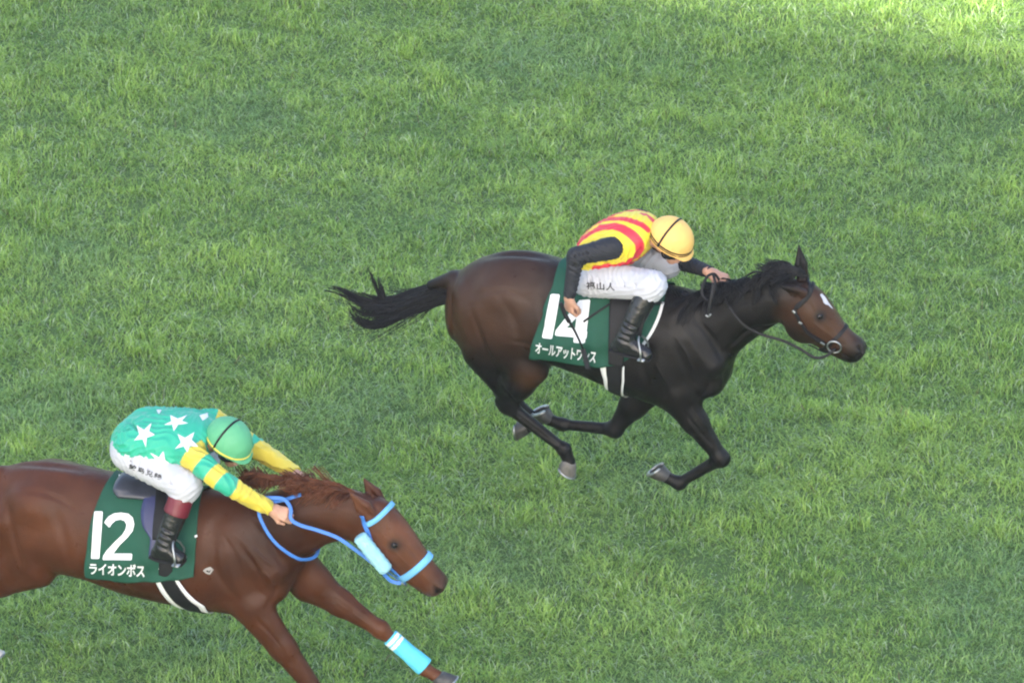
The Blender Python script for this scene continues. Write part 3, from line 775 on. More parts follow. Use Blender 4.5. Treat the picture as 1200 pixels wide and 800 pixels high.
# number 14
cA = thing('saddle_cloth', 'dark green saddle cloth with white number 14 on the dark bay horse', 'saddle cloth', A, base=tuple(A.P(690,360,-.3)))
cVA, cFA, cbA = saddle_cloth(A, barA, bA, [(662,303),(648,335),(634,375),(621,416)], [(780,338),(779,352),(773,372),(762,394),(747,411)],
                     [(621,416),(645,420),(672,424),(699,428),(722,426),(736,420),(747,411)], cA, M['green_cloth'])
print_px(A, cbA, [px([(158,381),(183,383),(187,388),(158,553),(153,557),(122,553),(118,549),(150,385)], 600, 230, 3.3333)], cA, M['white_print'], 'number')
print_px(A, cbA, [px([(240,258),(312,252),(318,260),(293,478),(297,486),(292,530),(285,534),(281,560),(268,567),(204,562),(198,555),(201,524),(72,512),(64,503),(70,472)], 640, 310, 6.154)], cA, M['white_print'], 'number')
print_px(A, cbA, [px([(219,385),(212,458),(150,453)], 640, 310, 6.154)], cA, M['green_cloth'], 'number_hole', off=.005)
V2, F2 = text2d('オールアットワンス', bold=.022, step=.2, sx=.92)
part('lettering', *decal(A, cbA, V2, F2, [(627.8,401),(699.5,411.5),(627,413.8),(697.6,426)]), M['white_print'], cA)
part('edging', *strap(A, cbA, [(777,354),(772,371),(763,390),(752,406)], .018, .003, .001, n=30), M['white_print'], cA)
part('strap', *strap(A, cbA, [(684,377),(698,367),(715,356)], .013, .005, .002, n=16), M['leather_dull'], cA)

sA = thing('saddle', 'small black racing saddle under the jockey in red and yellow stripes', 'saddle', A, base=tuple(A.P(725,330,0)))
def seat(fr, bvh, root, p0, p1, w0, w1, m):
    a, b = Vector(fr.P(*p0)), Vector(fr.P(*p1)); F = Field(np.min([tuple(a), tuple(b)], 0)-.26, np.max([tuple(a), tuple(b)], 0)+.26, .006)
    F.cone(a, b, (.034, w0), (.030, w1), .03); F.cone(a+Vector((-.02,0,.02)), a+Vector((.05,0,.012)), (.03, w0*.85), (.025, w0*.6), .04)
    v, q = F.nets(); return part('seat', v, q, m, root)
seat(A, bA, sA, (688,312,0), (752,326,0), .115, .08, M['seat'])
girth(A, barA, bA, 'girth', [(704,430),(708,443),(711,457)], [(732,428),(732,445),(731,461)], barA.inv(A.near(bA,706,422)[0])[1], .008, sA, M['white_print'])
girth(A, barA, bA, 'girth_strap', [(711,430),(713,443),(715,457)], [(730,428),(729.5,445),(729,461)], barA.inv(A.near(bA,706,422)[0])[1], .014, sA, M['leather_dull'])
part('flap', *barA.patch(edge_fn(A, barA, bA, [(716,348),(715,385),(715,420)]), edge_fn(A, barA, bA, [(744,345),(738,385),(732,420)]),
     lambda u: R(12), lambda u: R(95), lambda u, t: .030+.014*max(0, t-.6), nu=10, nv=40), M['leather_dull'], sA, solid=.005)

# number 12
cB = thing('saddle_cloth', 'dark green saddle cloth with white number 12 on the chestnut horse', 'saddle cloth', B, base=tuple(B.P(160,620,-.3)))
cVB, cFB, cbB = saddle_cloth(B, barB, bB, [(132,558),(118,580),(108,610),(102,671)], [(240,572),(234,592),(231,630),(228,673)],
                     [(102,671),(125,677),(150,680),(180,679),(205,677),(228,673)], cB, M['green_cloth'])
print_px(B, cbB, [px([(53,230),(92,230),(96,235),(79,486),(74,491),(36,490),(32,485),(49,234)], 100, 550, 4.706)], cB, M['white_print'], 'number')
print_px(B, cbB, [px([(105,292),(112,278),(130,257),(160,241),(198,237),(238,243),(262,264),(271,300),(262,338),(235,372),(190,415),(155,462),(256,462),(260,468),(257,494),(252,498),(101,497),(97,491),(101,472),(118,445),(160,400),(205,358),(222,330),(228,303),(218,283),(195,275),(168,280),(147,298),(136,316),(130,317)], 100, 550, 4.706)], cB, M['white_print'], 'number')
V2, F2 = text2d('ライオンボス', bold=.022, step=.2, sx=.95)
part('lettering', *decal(B, cbB, V2, F2, [(104.8,659),(170,661),(105,672),(169.6,676)]), M['white_print'], cB)
part('spine_patch', *strap(B, cbB, [(139,557.5),(146,558.2),(154,559.5)], .03, .003, .001, n=10), M['white_print'], cB)
part('edge_mark', *strap(B, cbB, [(231.5,619),(231.3,624),(231,629)], .016, .003, .001, n=8), M['white_print'], cB)

sB = thing('saddle', 'slate blue racing saddle under the jockey in green with white stars', 'saddle', B, base=tuple(B.P(170,575,0)))
seat(B, bB, sB, (147,568,-.02), (215,578,0), .13, .09, M['seat'])
part('flap', *barB.patch(edge_fn(B, barB, bB, [(170,585),(166,600),(168,616),(178,630)]), edge_fn(B, barB, bB, [(222,585),(220,600),(212,618),(196,630)]),
     lambda u: R(15), lambda u: R(78), .024, nu=10, nv=40), M['navy'], sB, solid=.005)
part('stirrup_leather', *strap(B, cbB, [(190,572),(189,590),(187,612),(187,632)], .062, .006, .022, n=24), M['leather_dull'], sB)
girth(B, barB, bB, 'girth', [(181,676),(188,690),(200,704),(214,712)], [(207,674),(218,690),(230,702),(240,708)], R(80), .008, sB, M['white_print'])
girth(B, barB, bB, 'girth_strap', [(187,676),(195,690),(206,703),(220,711)], [(203,674),(213,690),(225,703),(233,708)], R(78), .014, sB, M['leather_dull'])

# ------------------------------------------------------------------ bridles and reins
def bit(fr, root, bvh, p, r, m):
    l, n = fr.near(bvh, p[0], p[1], .012); e1 = n.orthogonal().normalized(); e2 = n.cross(e1)
    P = np.array([tuple(l+(e1*math.cos(a)+e2*math.sin(a))*r) for a in np.linspace(0, 2*math.pi, 28, endpoint=False)])
    part('bit_ring', *tube(P, .0055, 8, closed=True), m, root); return l
def free(fr, pts, n): return resample([fr.P(*p) for p in pts], n)
UA = Vector((.62,-.14,.75)).normalized(); UB = Vector((.66,-.12,.72)).normalized()
def face_ring(bvh, hd, f, ax, U, shift): # centre of the head at chain position f
    i = int(f); C = hd[i][0].lerp(hd[min(i+1, len(hd)-1)][0], f-i); return C
brA = thing('bridle', 'black leather bridle and reins on the dark bay racehorse', 'bridle', A, base=tuple(A.P(960,380,-.09)))
XA = (headA[5][0]-headA[1][0]).normalized(); XB = (headB[5][0]-headB[1][0]).normalized()
K = M['leather_dull']
part('headpiece', *strap(A, bA, [(949,326),(949,337),(944,350),(932,361),(936,374),(944,385),(955,394),(966,401)], .019, .006, .002), K, brA)
part('browband', *strap(A, bA, [(934,361),(946,349),(951,340),(953,330)], .019, .006, .004), K, brA)
CA = headA[3][0].lerp(headA[4][0], .35)
part('noseband', *ring(bA, CA, XA*.98+UA*(-.1), UA, .022, .007, .001, 44, .25), K, brA)
part('cheek_strap', *strap(A, bA, [(931,362),(937,372),(941,382),(950,392),(962,400),(975,404)], .013, .006, .009), K, brA)
for q in ([(930,363),(933,366)], [(937,376),(941,378)], [(962,399),(967,402)]): part('buckle', *strap(A, bA, q, .015, .006, .012, n=6), M['steel'], brA)
bit(A, brA, bA, (978,405), .040, M['steel'])
part('bit_strap', *strap(A, bA, [(948,404),(950,411),(958,413),(970,411),(980,408)], .016, .007, .006), K, brA)
reinA = free(A, [(979,409,-.09),(968,417,-.11),(955,419,-.12),(938,409,-.12),(917,399,-.13),(893,392,-.14),(873,382,-.16),(858,365,-.15),(849,348,-.10),(843,330,-.02)], 60)
part('rein', *tube(reinA, 0, flat=(.016,.005), normals=np.tile((.1,-.9,.3), (60,1))), K, brA)
loopA = free(A, [(843,328,.0),(837,321,-.02),(829,324,-.05),(823,336,-.10),(824,347,-.13),(831,352,-.15),(836,345,-.15),(838,332,-.12),(836,322,-.08)], 50)
part('rein', *tube(loopA, 0, flat=(.016,.005), normals=np.tile((.3,-.8,.5), (50,1))), K, brA)
tailA = free(A, [(836,332,-.13),(834,346,-.17),(831,360,-.19),(829,370,-.195)], 24)
part('rein', *tube(tailA, 0, flat=(.018,.006), normals=np.tile((.1,-.95,.2), (24,1))), K, brA)
part('buckle', *tube(free(A, [(827,369,-.20),(830,371,-.20),(833,368,-.20)], 8), .006, 6), M['steel'], brA)
farA = free(A, [(990,393,.08),(950,385,.12),(900,350,.14),(860,330,.10),(846,326,.05)], 40)
part('rein', *tube(farA, 0, flat=(.022,.006), normals=np.tile((.1,.9,.3), (40,1))), K, brA)

brB = thing('bridle', 'bright blue bridle and reins with pale cheek rolls on the chestnut', 'bridle', B, base=tuple(B.P(450,640,-.1)))
part('browband', *strap(B, bB, [(431,614),(438,610),(446,604),(454,596),(461,588)], .030, .014, .001), M['pale_blue'], brB)
part('cheek_strap', *strap(B, bB, [(424,604),(427,613),(431,622),(436,636),(442,648),(452,660),(463,670),(470,676)], .026, .007, .001), M['blue'], brB)
CB = headB[3][0].lerp(headB[4][0], .55)
part('noseband', *ring(bB, CB, XB*.97+UB*(-.05), UB, .040, .016, .001, 48, .25), M['pale_blue'], brB)
ra, rb = B.P(421,628,-.16), B.P(453,668,-.14)
Pr = resample([ra, rb], 22); rr = .042*np.clip(np.minimum(np.linspace(0,1,22), 1-np.linspace(0,1,22))*22, .55, 1)**.4*(1+.04*np.sin(np.linspace(0,40,22)))
part('cheek_roll', *tube(Pr, rr, 16), M['cyan_fleece'], brB)
rc, rd = B.P(470,604,.14), B.P(496,640,.12)
l = bit(B, brB, bB, (471,681), .034, M['steel'])
part('bit_strap', *strap(B, bB, [(452,668),(458,676),(466,681),(476,681)], .024, .009, .006), M['blue'], brB)
BL = M['blue']
reinB = free(B, [(470,683,-.11),(458,680,-.12),(444,666,-.14),(430,654,-.14),(418,645,-.15),(396,630,-.16),(372,621,-.17),(352,615,-.18),(341,608,-.17),(341,598,-.15),(338,590,-.13),(331,584,-.12),(318,583,-.13),(304,583,-.15),(290,578,-.16),(276,573,-.15)], 90)
part('rein', *tube(reinB, 0, flat=(.021,.005), normals=np.tile((.1,-.8,.5), (90,1))), BL, brB)
loopB = free(B, [(303,598,-.18),(305,607,-.20),(313,623,-.21),(323,636,-.21),(335,646,-.20),(349,654,-.17),(360,655,-.12),(370,651,-.05),(374,640,.05)], 60)
part('rein', *tube(loopB, 0, flat=(.019,.005), normals=np.tile((.2,-.9,.3), (60,1))), BL, brB)
overB = free(B, [(278,574,-.13),(296,582,-.15),(312,587,-.14),(330,586,-.10),(350,580,-.06),(364,576,-.02),(372,571,.02)], 50)
part('rein', *tube(overB, 0, flat=(.022,.005), normals=np.tile((.1,-.6,.8), (50,1))), BL, brB)

# ------------------------------------------------------------------ leg bandage, white marks, tails and manes
def bandage(fr, root, bvh, p0, p1, r0, r1):
    a, b = Vector(p0), Vector(p1); Fd = Field(np.min([tuple(a), tuple(b)], 0)-.1, np.max([tuple(a), tuple(b)], 0)+.1, .005)
    d = (b-a).normalized(); Fd.cone(a-d*.02, b+d*.0, r0, r1, .01); Fd.cone(a.lerp(b,.8), b+d*.02, r1, (r1[0]*1.12, r1[1]*1.1), .02); Fd.clip(a, -d); Fd.clip(b+d*.025, d)
    v, q = Fd.nets(); t = ((v-np.array(tuple(a)))@np.array(tuple(d)))/(b-a).length
    col = np.tile((.10,.52,.72), (len(v),1)); col[((t > .05)&(t < .13))|((t > .18)&(t < .26))] = (.80,.82,.82)
    part('leg_bandage', v, q, M['bandage'], root, rgb=col)
k_, f_ = legsB[3][1][1], legsB[3][1][2]
bandage(B, hB, bB, B.P(457,746,.12), B.P(494,778,.12), (.052,.047), (.050,.045))

def hair(root, name, guides, n, r, spread, m, seed, **k):
    part(name, *strands(guides, n, r, spread, seed=seed, **k), m, root)
P = A.P
hair(hA, 'tail', [
    [P(531,324,0),P(508,333,0),P(485,340,.02),P(462,349,.02),P(440,350,.03),P(420,345,.03),P(400,336,.04),P(372,333,.05)],
    [P(530,330,0),P(507,339,0),P(484,347,.0),P(462,356,.0),P(440,357,0),P(418,350,.0),P(398,339,.02),P(378,334,.03)],
    [P(529,338,0),P(506,347,0),P(483,355,-.02),P(461,364,-.02),P(443,367,-.02),P(425,362,0),P(408,350,0),P(392,338,0)],
    [P(528,346,0),P(506,354,0),P(482,361,-.02),P(461,371,-.03),P(444,378,-.02),P(428,378,0),P(414,368,0),P(408,352,0)],
    [P(528,352,0),P(508,359,0),P(488,366,-.02),P(468,374,-.03),P(450,382,-.02),P(432,385,0),P(418,379,0),P(409,363,0)]], 1000, .0035, lambda t: .016-.006*t, M['hair'], 3, npts=14, lenvar=.28, curl=.35, locks=60, taper=.7)
hair(hA, 'tail', [[P(525,332,0),P(485,343,0),P(450,352,.02),P(425,348,.03),P(398,338,.04),P(368,330,.06)],[P(525,345,0),P(485,358,0),P(450,368,-.02),P(425,372,0),P(405,362,0),P(385,345,.02)],[P(520,352,0),P(490,366,0),P(460,380,-.02),P(440,388,-.02),P(418,386,0),P(402,368,0)]], 130, .0022, lambda t: .018+.030*t, M['hair'], 23, npts=14, lenvar=.45, curl=.6, locks=65, taper=.6)
hair(hA, 'tail', [[P(500,340,0),P(475,350,.02),P(455,352,.02),P(444,340,.03),P(438,322,.03),P(433,309,.03)],
    [P(500,342,0),P(475,354,.02),P(450,358,.02),P(446,346,.03),P(440,330,.03),P(436,318,.03)]], 200, .0036, .010, M['hair'], 4, npts=12, locks=12, lenvar=.25)
def mane_guides(fr, bvh, roots, tips, sag):
    G = []
    for (a, b, c) in zip(roots, tips, sag):
        p = fr.P(*a); q = fr.P(*b); m_ = p.lerp(q, .5)+Vector((0, 0, c)); G.append([p, m_, q])
    return G
hair(hA, 'mane', mane_guides(A, bA, [(792,346,.0),(815,343,.0),(840,334,.0),(862,329,.0),(885,324,.0),(905,319,.0),(925,318,.0),(938,319,.0)],
    [(770,372,-.16),(790,372,-.18),(822,368,-.19),(846,364,-.17),(872,358,-.14),(886,350,-.12),(890,345,-.10),(905,338,-.10)], [.03,.025,.025,.03,.03,.03,.03,.03]), 1300, .0034, lambda t: .010+.022*t, M['hair'], 5, lenvar=.55, curl=.5, locks=90)
hair(hA, 'mane', mane_guides(A, bA, [(900,322,0),(920,318,0),(938,320,0),(946,324,0)], [(868,330,.05),(882,322,.06),(900,318,.05),(915,322,.02)], [.05,.06,.06,.04]), 200, .0034, .014, M['hair'], 6, lenvar=.5, curl=.5, locks=24)
hair(hA, 'forelock', [[P(938,318,0),P(925,313,0),P(908,315,-.02),P(892,325,-.04)],[P(943,321,0),P(930,318,-.02),P(912,322,-.04),P(897,333,-.06)]], 220, .0034, .014, M['hair'], 7, lenvar=.5, curl=.5, locks=16)
P = B.P
hair(hB, 'mane', mane_guides(B, bB, [(278,576,0),(302,570,0),(327,567,0),(352,566,0),(377,568,0),(400,572,0),(418,579,0)],
    [(256,572,.02),(270,566,.03),(283,566,.0),(308,570,-.03),(331,577,-.07),(354,582,-.09),(378,588,-.10)], [.03,.05,.05,.045,.04,.04,.04]), 1100, .0034, lambda t: .010+.018*t, M['hair_chestnut'], 8, lenvar=.5, curl=.8, locks=70, taper=.55)
hair(hB, 'mane', mane_guides(B, bB, [(330,569,0),(350,567,0),(372,569,0),(392,573,0)], [(300,566,-.06),(322,585,-.12),(345,594,-.13),(366,590,-.12)], [.03,.05,.05,.04]), 260, .0034, .014, M['hair_chestnut'], 9, lenvar=.5, curl=1.2, locks=18)
hair(hB, 'forelock', [[P(436,580,0),P(438,592,-.02),P(436,602,-.04),P(430,608,-.06)],[P(442,586,0),P(446,596,0),P(444,604,-.03),P(437,608,-.05)],[P(446,590,.02),P(454,598,.01),P(456,604,0),P(452,608,-.01)]], 170, .0030, .009, M['hair_chestnut'], 10, lenvar=.4, curl=.6, locks=14)
hair(hB, 'tail', [[P(2,551,0),P(-20,556,0),P(-55,570,.02),P(-90,590,.03),P(-120,600,.03)],[P(2,556,0),P(-20,564,0),P(-55,580,0),P(-90,600,0),P(-120,620,0)]], 420, .0038, lambda t: .014+.02*t, M['hair_chestnut'], 11)
# star on the dark bay's forehead
print_px(A, bA, [px([(765,287),(773,282),(783,291),(794,305),(803,322),(812,333),(824,350),(813,344),(803,334),(790,330),(781,322),(777,308)], 760, 270, 3.811)], hA, M['white_fabric'], 'star', step=1.5, off=.0015)

print_px(B, bB, [px([(648,556),(660,545),(688,534),(708,550),(686,578),(664,570)], 100, 550, 4.706)], hB, M['faint_mark'], 'brand_mark', step=1.5, off=.0015)
print_px(B, bB, [px([(664,557),(676,552),(680,560),(694,549),(686,566),(674,564)], 100, 550, 4.706)], hB, M['leather_dull'], 'brand_mark', step=1.5, off=.003)
# ------------------------------------------------------------------ jockeys
def fist(F, W, x, n, thumb, k=1.0, curl=(42,112,178), spread=0.0):
    """palm, four fingers bent at their knuckles and a thumb; x = along the palm, n = out of the back of the hand, thumb = +-1: its side along n x x"""
    W = Vector(W); x = Vector(x).normalized(); n = Vector(n); n = (n-x*n.dot(x)).normalized(); y = n.cross(x)*thumb
    F.cone(W-x*.03*k, W+x*.015*k, (.022*k,.028*k), (.020*k,.033*k), .02, axis=y)
    F.cone(W+x*.015*k, W+x*.078*k, (.018*k,.036*k), (.014*k,.038*k), .015, axis=y)
    L = [(.043,.028,.021,.0098),(.046,.031,.023,.0100),(.043,.029,.022,.0096),(.035,.023,.019,.0086)]
    for i, (a, b, c, r) in enumerate(L):
        K = W+x*(.086-.004*abs(i-1.2))*k+y*(.031-.0205*i)*k
        A0 = [R(q+(-4,0,3,6)[i]) for q in curl]
        d = [x*math.cos(q)-n*math.sin(q) for q in A0]
        p1 = K+d[0]*a*k; p2 = p1+d[1]*b*k; p3 = p2+d[2]*c*k
        F.cone(K-x*.02*k, K, r*k, r*1.12*k, .008); F.cone(K, p1, r*1.08*k, r*k, .004); F.cone(p1, p2, r*k, r*.92*k, .003); F.cone(p2, p3, r*.92*k, r*.8*k, .003)
    t0 = W+x*.022*k+y*.028*k-n*.006*k; t1 = t0+(x*.72+y*.55-n*.35).normalized()*.040*k; t2 = t1+(x*.93-n*.30+y*.0).normalized()*.034*k
    F.cone(t0, t1, .014*k, .0115*k, .010); F.cone(t1, t2, .0112*k, .0088*k, .004)

def jockey(fr, J, label):
    g = {k: Vector(fr.P(*v)) if isinstance(v, tuple) else v for k, v in J['j'].items()}
    root = thing('person', label, 'person', fr, base=tuple(g['pelvis']))
    lo = np.min([tuple(v) for v in g.values()], 0)-.24; hi = np.max([tuple(v) for v in g.values()], 0)+.24
    T = [g['pelvis'], g['waist'], g['chest'], g['collar']]; TR = J['torso']
    f = J['face'].normalized(); u = J['crown']; u = (u-f*u.dot(f)).normalized(); L = u.cross(f)*-1
    if L.y < 0: L = -L
    H = g['head']
    # ---- body: one continuous figure
    F = Field(lo, hi, .0046)
    F.chain(T, [(a*.80, b*.80) for a, b in TR], .03)
    F.cone(g['collar'], H-u*.03-f*.015, (.060,.058), (.055,.052), .03)
    F.ball(H, (.098,.076,.105), .02, ex=f, ez=u)
    F.cone(H-u*.03+f*.035, H-u*.095+f*.070, (.058,.058), (.032,.036), .03, axis=L)             # jaw
    F.cone(H+f*.092-u*.005, H+f*.112-u*.045, .009, .015, .012); F.ball(H+f*.103-u*.078, (.012,.026,.008), .008, ex=f, ez=u)   # nose, lips
    for s_ in (-1, 1):
        F.ball(H+f*.083-u*.012+L*s_*.032, (.016,.018,.013), .01, ex=f, ez=u, mode='s')           # eye sockets
        F.ball(H+f*.076-u*.014+L*s_*.032, (.013,.014,.011), .003, ex=f, ez=u)
        F.ball(H-f*.006-u*.022+L*s_*.078, (.020,.010,.032), .008, ex=f, ez=u)                    # ears
    for sd in ('n', 'f'):
        sh, el, wr = g['sh_'+sd], g['el_'+sd], g['wr_'+sd]
        F.cone(T[2].lerp(T[3], .6), sh, .06, .055, .03); F.chain([sh, el], [.042, .032], .03); F.chain([el, wr.lerp(el,.15), wr], [.033, .026, .0255], .02, grow=0)
        fist(F, wr, *J['fist_'+sd])
        hp, kn, an = g['hip_'+sd], g['kn_'+sd], g['an_'+sd]; to = g['toe_'+sd]
        F.chain([hp, kn], [.070, .045], .03); F.chain([kn, an], [.042, .028], .03); F.cone(an, an.lerp(to, .5)-Vector((0,0,.02)), .026, .02, .02)
    v, q = F.nets(); part('body', v, q, M['skin'], root)
    # ---- breeches
    F = Field(lo, hi, .0055)
    F.chain([g['pelvis']-(T[1]-T[0])*.25, g['pelvis'], g['waist']], [(TR[0][0]*.74, TR[0][1]*.80), (TR[0][0]*.82, TR[0][1]*.86), (TR[1][0]*.76, TR[1][1]*.8)], .03)
    for sd in ('n', 'f'):
        hp, kn, an = g['hip_'+sd], g['kn_'+sd], g['an_'+sd]
        F.chain([hp, hp.lerp(kn, .5), kn], J['thigh'], .06); F.ball(kn, J['thigh'][2]*1.02, .03); F.cone(kn, kn.lerp(an, J['cuff']), J['thigh'][2], J['thigh'][2]*.86, .03)
    F.blur(1)
    # soft folds across the bends of the cloth
    for sd in ('n', 'f'):
        hp, kn, an = g['hip_'+sd], g['kn_'+sd], g['an_'+sd]
        for i in range(5):
            c = hp.lerp(kn, .12+.17*i+.03*math.sin(5*i)); a = Vector((.5-.2*i, 0, 1)).normalized(); y = Vector((0, -1 if sd == 'n' else 1, .3)).normalized()
            r_ = J['thigh'][0]+(J['thigh'][2]-J['thigh'][0])*(.1+.17*i)
            F.cone(c+y*(r_+.006)+a*.05-Vector((.03,0,0)), c+y*(r_+.006)-a*.05+Vector((.03,0,0)), .008, .004, .012, mode='s')
    v, q = F.nets(); v = folds(v, q, .0034, .065, [(1,0,.5),(.5,.2,-1)], 3); part('breeches', v, q, M['white_fabric'], root); bb = bvh_of(v, q)
    # ---- boots
    for sd in ('n', 'f'):
        hp, kn, an, to = g['hip_'+sd], g['kn_'+sd], g['an_'+sd], g['toe_'+sd]
        a = kn.lerp(an, J['cuff']-.06); ax = (an-kn).normalized(); d = (to-an); d.z *= .4; d.normalize(); heel = an-d*.045+Vector((0,0,-.062)); sole = to-d*.03
        F = Field(np.min([tuple(kn), tuple(an), tuple(to)], 0)-.15, np.max([tuple(kn), tuple(an), tuple(to)], 0)+.15, .005)
        F.chain([a, a.lerp(an, .35), an], [.050, .052, .038], .02)
        F.cone(an, heel, (.044,.040), (.036,.032), .02); F.cone(an+d*.02-Vector((0,0,.02)), sole, (.046,.042), (.032,.040), .03); F.cone(heel, sole-Vector((0,0,.012)), (.020,.034), (.018,.040), .015)
        for i in range(4):                                            # creases at the ankle
            c = an-ax*(.015+.035*i); y = Vector((0, -1 if sd == 'n' else 1, 0)); F.cone(c+y*.052+d*.05, c+y*.054-d*.04-ax*.012, .006, .004, .010, mode='s')
        F.clip(a+ax*.004, -ax)
        v, q = F.nets(); bo = part('boot', v, q, M['leather'], root)
        part('boot_sole', *merge([tube(resample([heel-d*.035-Vector((0,0,.020)), heel+d*.02-Vector((0,0,.024)), sole-d*.04-Vector((0,0,.036)), sole+d*.022-Vector((0,0,.030))], 14), 0, flat=(.074,.012), normals=np.tile((0,0,1), (14,1)))]), M['leather_dull'], root, parent=bo)
        if J.get('top'):
            F = Field(np.min([tuple(kn), tuple(an)], 0)-.15, np.max([tuple(kn), tuple(an)], 0)+.15, .005)
            e = kn.lerp(an, J['top']); F.cone(a, e, .068, .071, .01); F.clip(a, -ax); F.clip(e, ax); v, q = F.nets(); part('boot_top', v, q, M['maroon'], root, parent=bo)
    # ---- silks
    F = Field(lo, hi, .0048)
    F.chain(T, TR, .03)
    if J.get('skirt'): F.cone(fr.P(*J['skirt'][0]), fr.P(*J['skirt'][1]), J['skirt'][2], J['skirt'][3], .05); F.cone(lat(fr.P(*J['skirt'][0]), .12), lat(fr.P(*J['skirt'][1]), .14), J['skirt'][2], J['skirt'][3], .05)
    for sd in ('n', 'f'):
        sh, el, wr = g['sh_'+sd], g['el_'+sd], g['wr_'+sd]; sg = -1 if sd == 'n' else 1
        F.cone(T[2].lerp(T[3], .35), sh-(sh-T[2])*.12, (.105,.10), (.070,.07), .05)
        if J['long']:
            F.chain([sh, el, wr.lerp(el, .06)], [.059, .046, .030], .035)
    F.cone(g['collar'], g['collar'].lerp(H, .45), .070, .062, .03); F.blur(1)
    for (p, q_, r0, r1) in J['folds']: F.cone(fr.P(*p), fr.P(*q_), r0, r1, .02, mode='s')
    hem = J['hem']; F.clip(fr.P(*hem[0]), hem[1]); 
    cn = (H-g['collar']).normalized(); F.clip_near(g['collar'].lerp(H, .42), cn, .15)
    if J['long']:
        for sd in ('n', 'f'):
            d = (g['wr_'+sd]-g['el_'+sd]).normalized(); p = V3(g['wr_'+sd]-d*.012); dd = (F.ax[0][:,None,None]-p[0])*d.x+(F.ax[1][None,:,None]-p[1])*d.y+(F.ax[2][None,None,:]-p[2])*d.z
            near = ((F.ax[0][:,None,None]-p[0])**2+(F.ax[1][None,:,None]-p[1])**2+(F.ax[2][None,None,:]-p[2])**2) < .07**2
            F.f = np.where(near, np.maximum(F.f, dd), F.f)
    v, q = F.nets(); v = folds(v, q, J['fold'], .075, [(1,.1,.6),(.4,.3,-1),(.2,1,.2)], 9); jb = bvh_of(v, q); part('jersey', v, q, M['fabric'], root, rgb=J['paint'](fr, v, jb, g))
    if not J['long']:
        for sd in ('n', 'f'):
            F = Field(lo, hi, .0052); sh, el, wr = g['sh_'+sd], g['el_'+sd], g['wr_'+sd]
            F.chain([sh, sh.lerp(el, .5), el], [.056, .047, .038], .02); F.chain([el, el.lerp(wr,.4), wr], [.036, .031, .023], .03)
            y = Vector((0, -1 if sd == 'n' else 1, 0))
            for i in range(6):
                c = el.lerp(sh, .1*i) if i < 4 else el.lerp(wr, .12*(i-3)); d = (sh-el).normalized() if i < 4 else (wr-el).normalized()
                e = d.cross(y).normalized(); F.cone(c+y*.046+e*.05, c+y*.049-e*.045+d*.02, .006, .004, .012, mode='s')
            d = (wr-el).normalized(); F.clip(wr-d*.008, d); v, q = F.nets(); v = folds(v, q, .003, .045, [tuple(d), (.6,.2,.8)], 15); part('sleeve', v, q, M['sleeve'], root)
    # ---- helmet
    F = Field(np.array(tuple(H))-.22, np.array(tuple(H))+.22, .0045)
    F.ball(H+u*.012-f*.005, (.140,.118,.135), .01, ex=f, ez=u); F.clip(H-u*.012-f*.03, (-u+f*.10))
    F.ball(H+f*.098+u*.010, (.062,.082,.010), .02, ex=(f-u*.25), ez=(u+f*.25)); F.ball(H+u*.146-f*.01, (.012,.012,.006), .008, ex=f, ez=u)
    v, q = F.nets(); v = folds(v, q, .0016, .06, [tuple(f), tuple(L)], 21); he = part('helmet', v, q, M[J['helmet']], root); hb = bvh_of(v, q)
    hc = H+u*.01
    part('helmet_band', *ring(hb, hc-f*.022, f+u*.12, u, .012, .003, .0005, 40, .3, arc=(-1.62, 1.62)), M['leather_dull'], root, parent=he)
    if J['rim'] == 'black':
        part('goggle_strap', *ring(hb, H+u*.022-f*.01, u-f*.10, f, .010, .003, .0005, 60, .3), M['leather_dull'], root, parent=he)
        part('rim_edge', *ring(hb, H+u*.006-f*.03, u-f*.10, f, .006, .003, .0005, 60, .3), M['leather_dull'], root, parent=he)
    else:
        part('rim_trim', *ring(hb, H+u*.008-f*.02, u-f*.10, f, .012, .003, .0005, 60, .3), M['yellow_trim'], root, parent=he)
    F = Field(np.array(tuple(H))-.2, np.array(tuple(H))+.2, .0045)
    F.cone(H+f*.078-u*.012-L*.045, H+f*.078-u*.012+L*.045, (.030,.028), (.030,.028), .02); F.cone(H+f*.045-u*.022-L*.070, H+f*.045-u*.022+L*.070, (.036,.03), (.036,.03), .03)
    v, q = F.nets(); part('goggles', v, q, M['goggle'], root)
    part('chin_strap', *tube(resample([H-u*.01+L*.082, H-u*.075+f*.02+L*.058, H-u*.115+f*.045, H-u*.075+f*.02-L*.058, H-u*.01-L*.082], 30), .006, 6), M['leather_dull'], root)
    return root, bb, jb, g

def paintA(fr, v, jb, g):
    col = np.tile((.68,.54,.028), (len(v), 1))
    S = [([(262,142),(300,117),(345,100),(400,89),(455,92),(500,108),(530,130)], .020), ([(232,205),(262,176),(300,146),(345,124),(400,117),(455,140),(490,172),(500,198),(490,226),(455,258),(400,272),(330,284)], .028),
         ([(508,68),(535,80),(556,100)], .016), ([(470,262),(500,245),(534,222)], .021)]
    d = np.full(len(v), 9.)
    for pts, hw in S:
        P3 = [fr.near(jb, *p)[0] for p in px(pts, 600, 230, 3.3333)]
        for sg in ((1, -1) if hw > .0205 else (1,)):
            C = resample([Vector((p.x, p.y*sg, p.z)) for p in P3], 70); C = np.array([tuple(jb.find_nearest(Vector(c))[0]) for c in C])
            for c in C: d = np.minimum(d, np.linalg.norm(v-c, axis=1)-hw)
    wgt = np.clip(.5-d/.006, 0, 1)[:,None]; return col*(1-wgt)+np.array((.56,.022,.045))*wgt
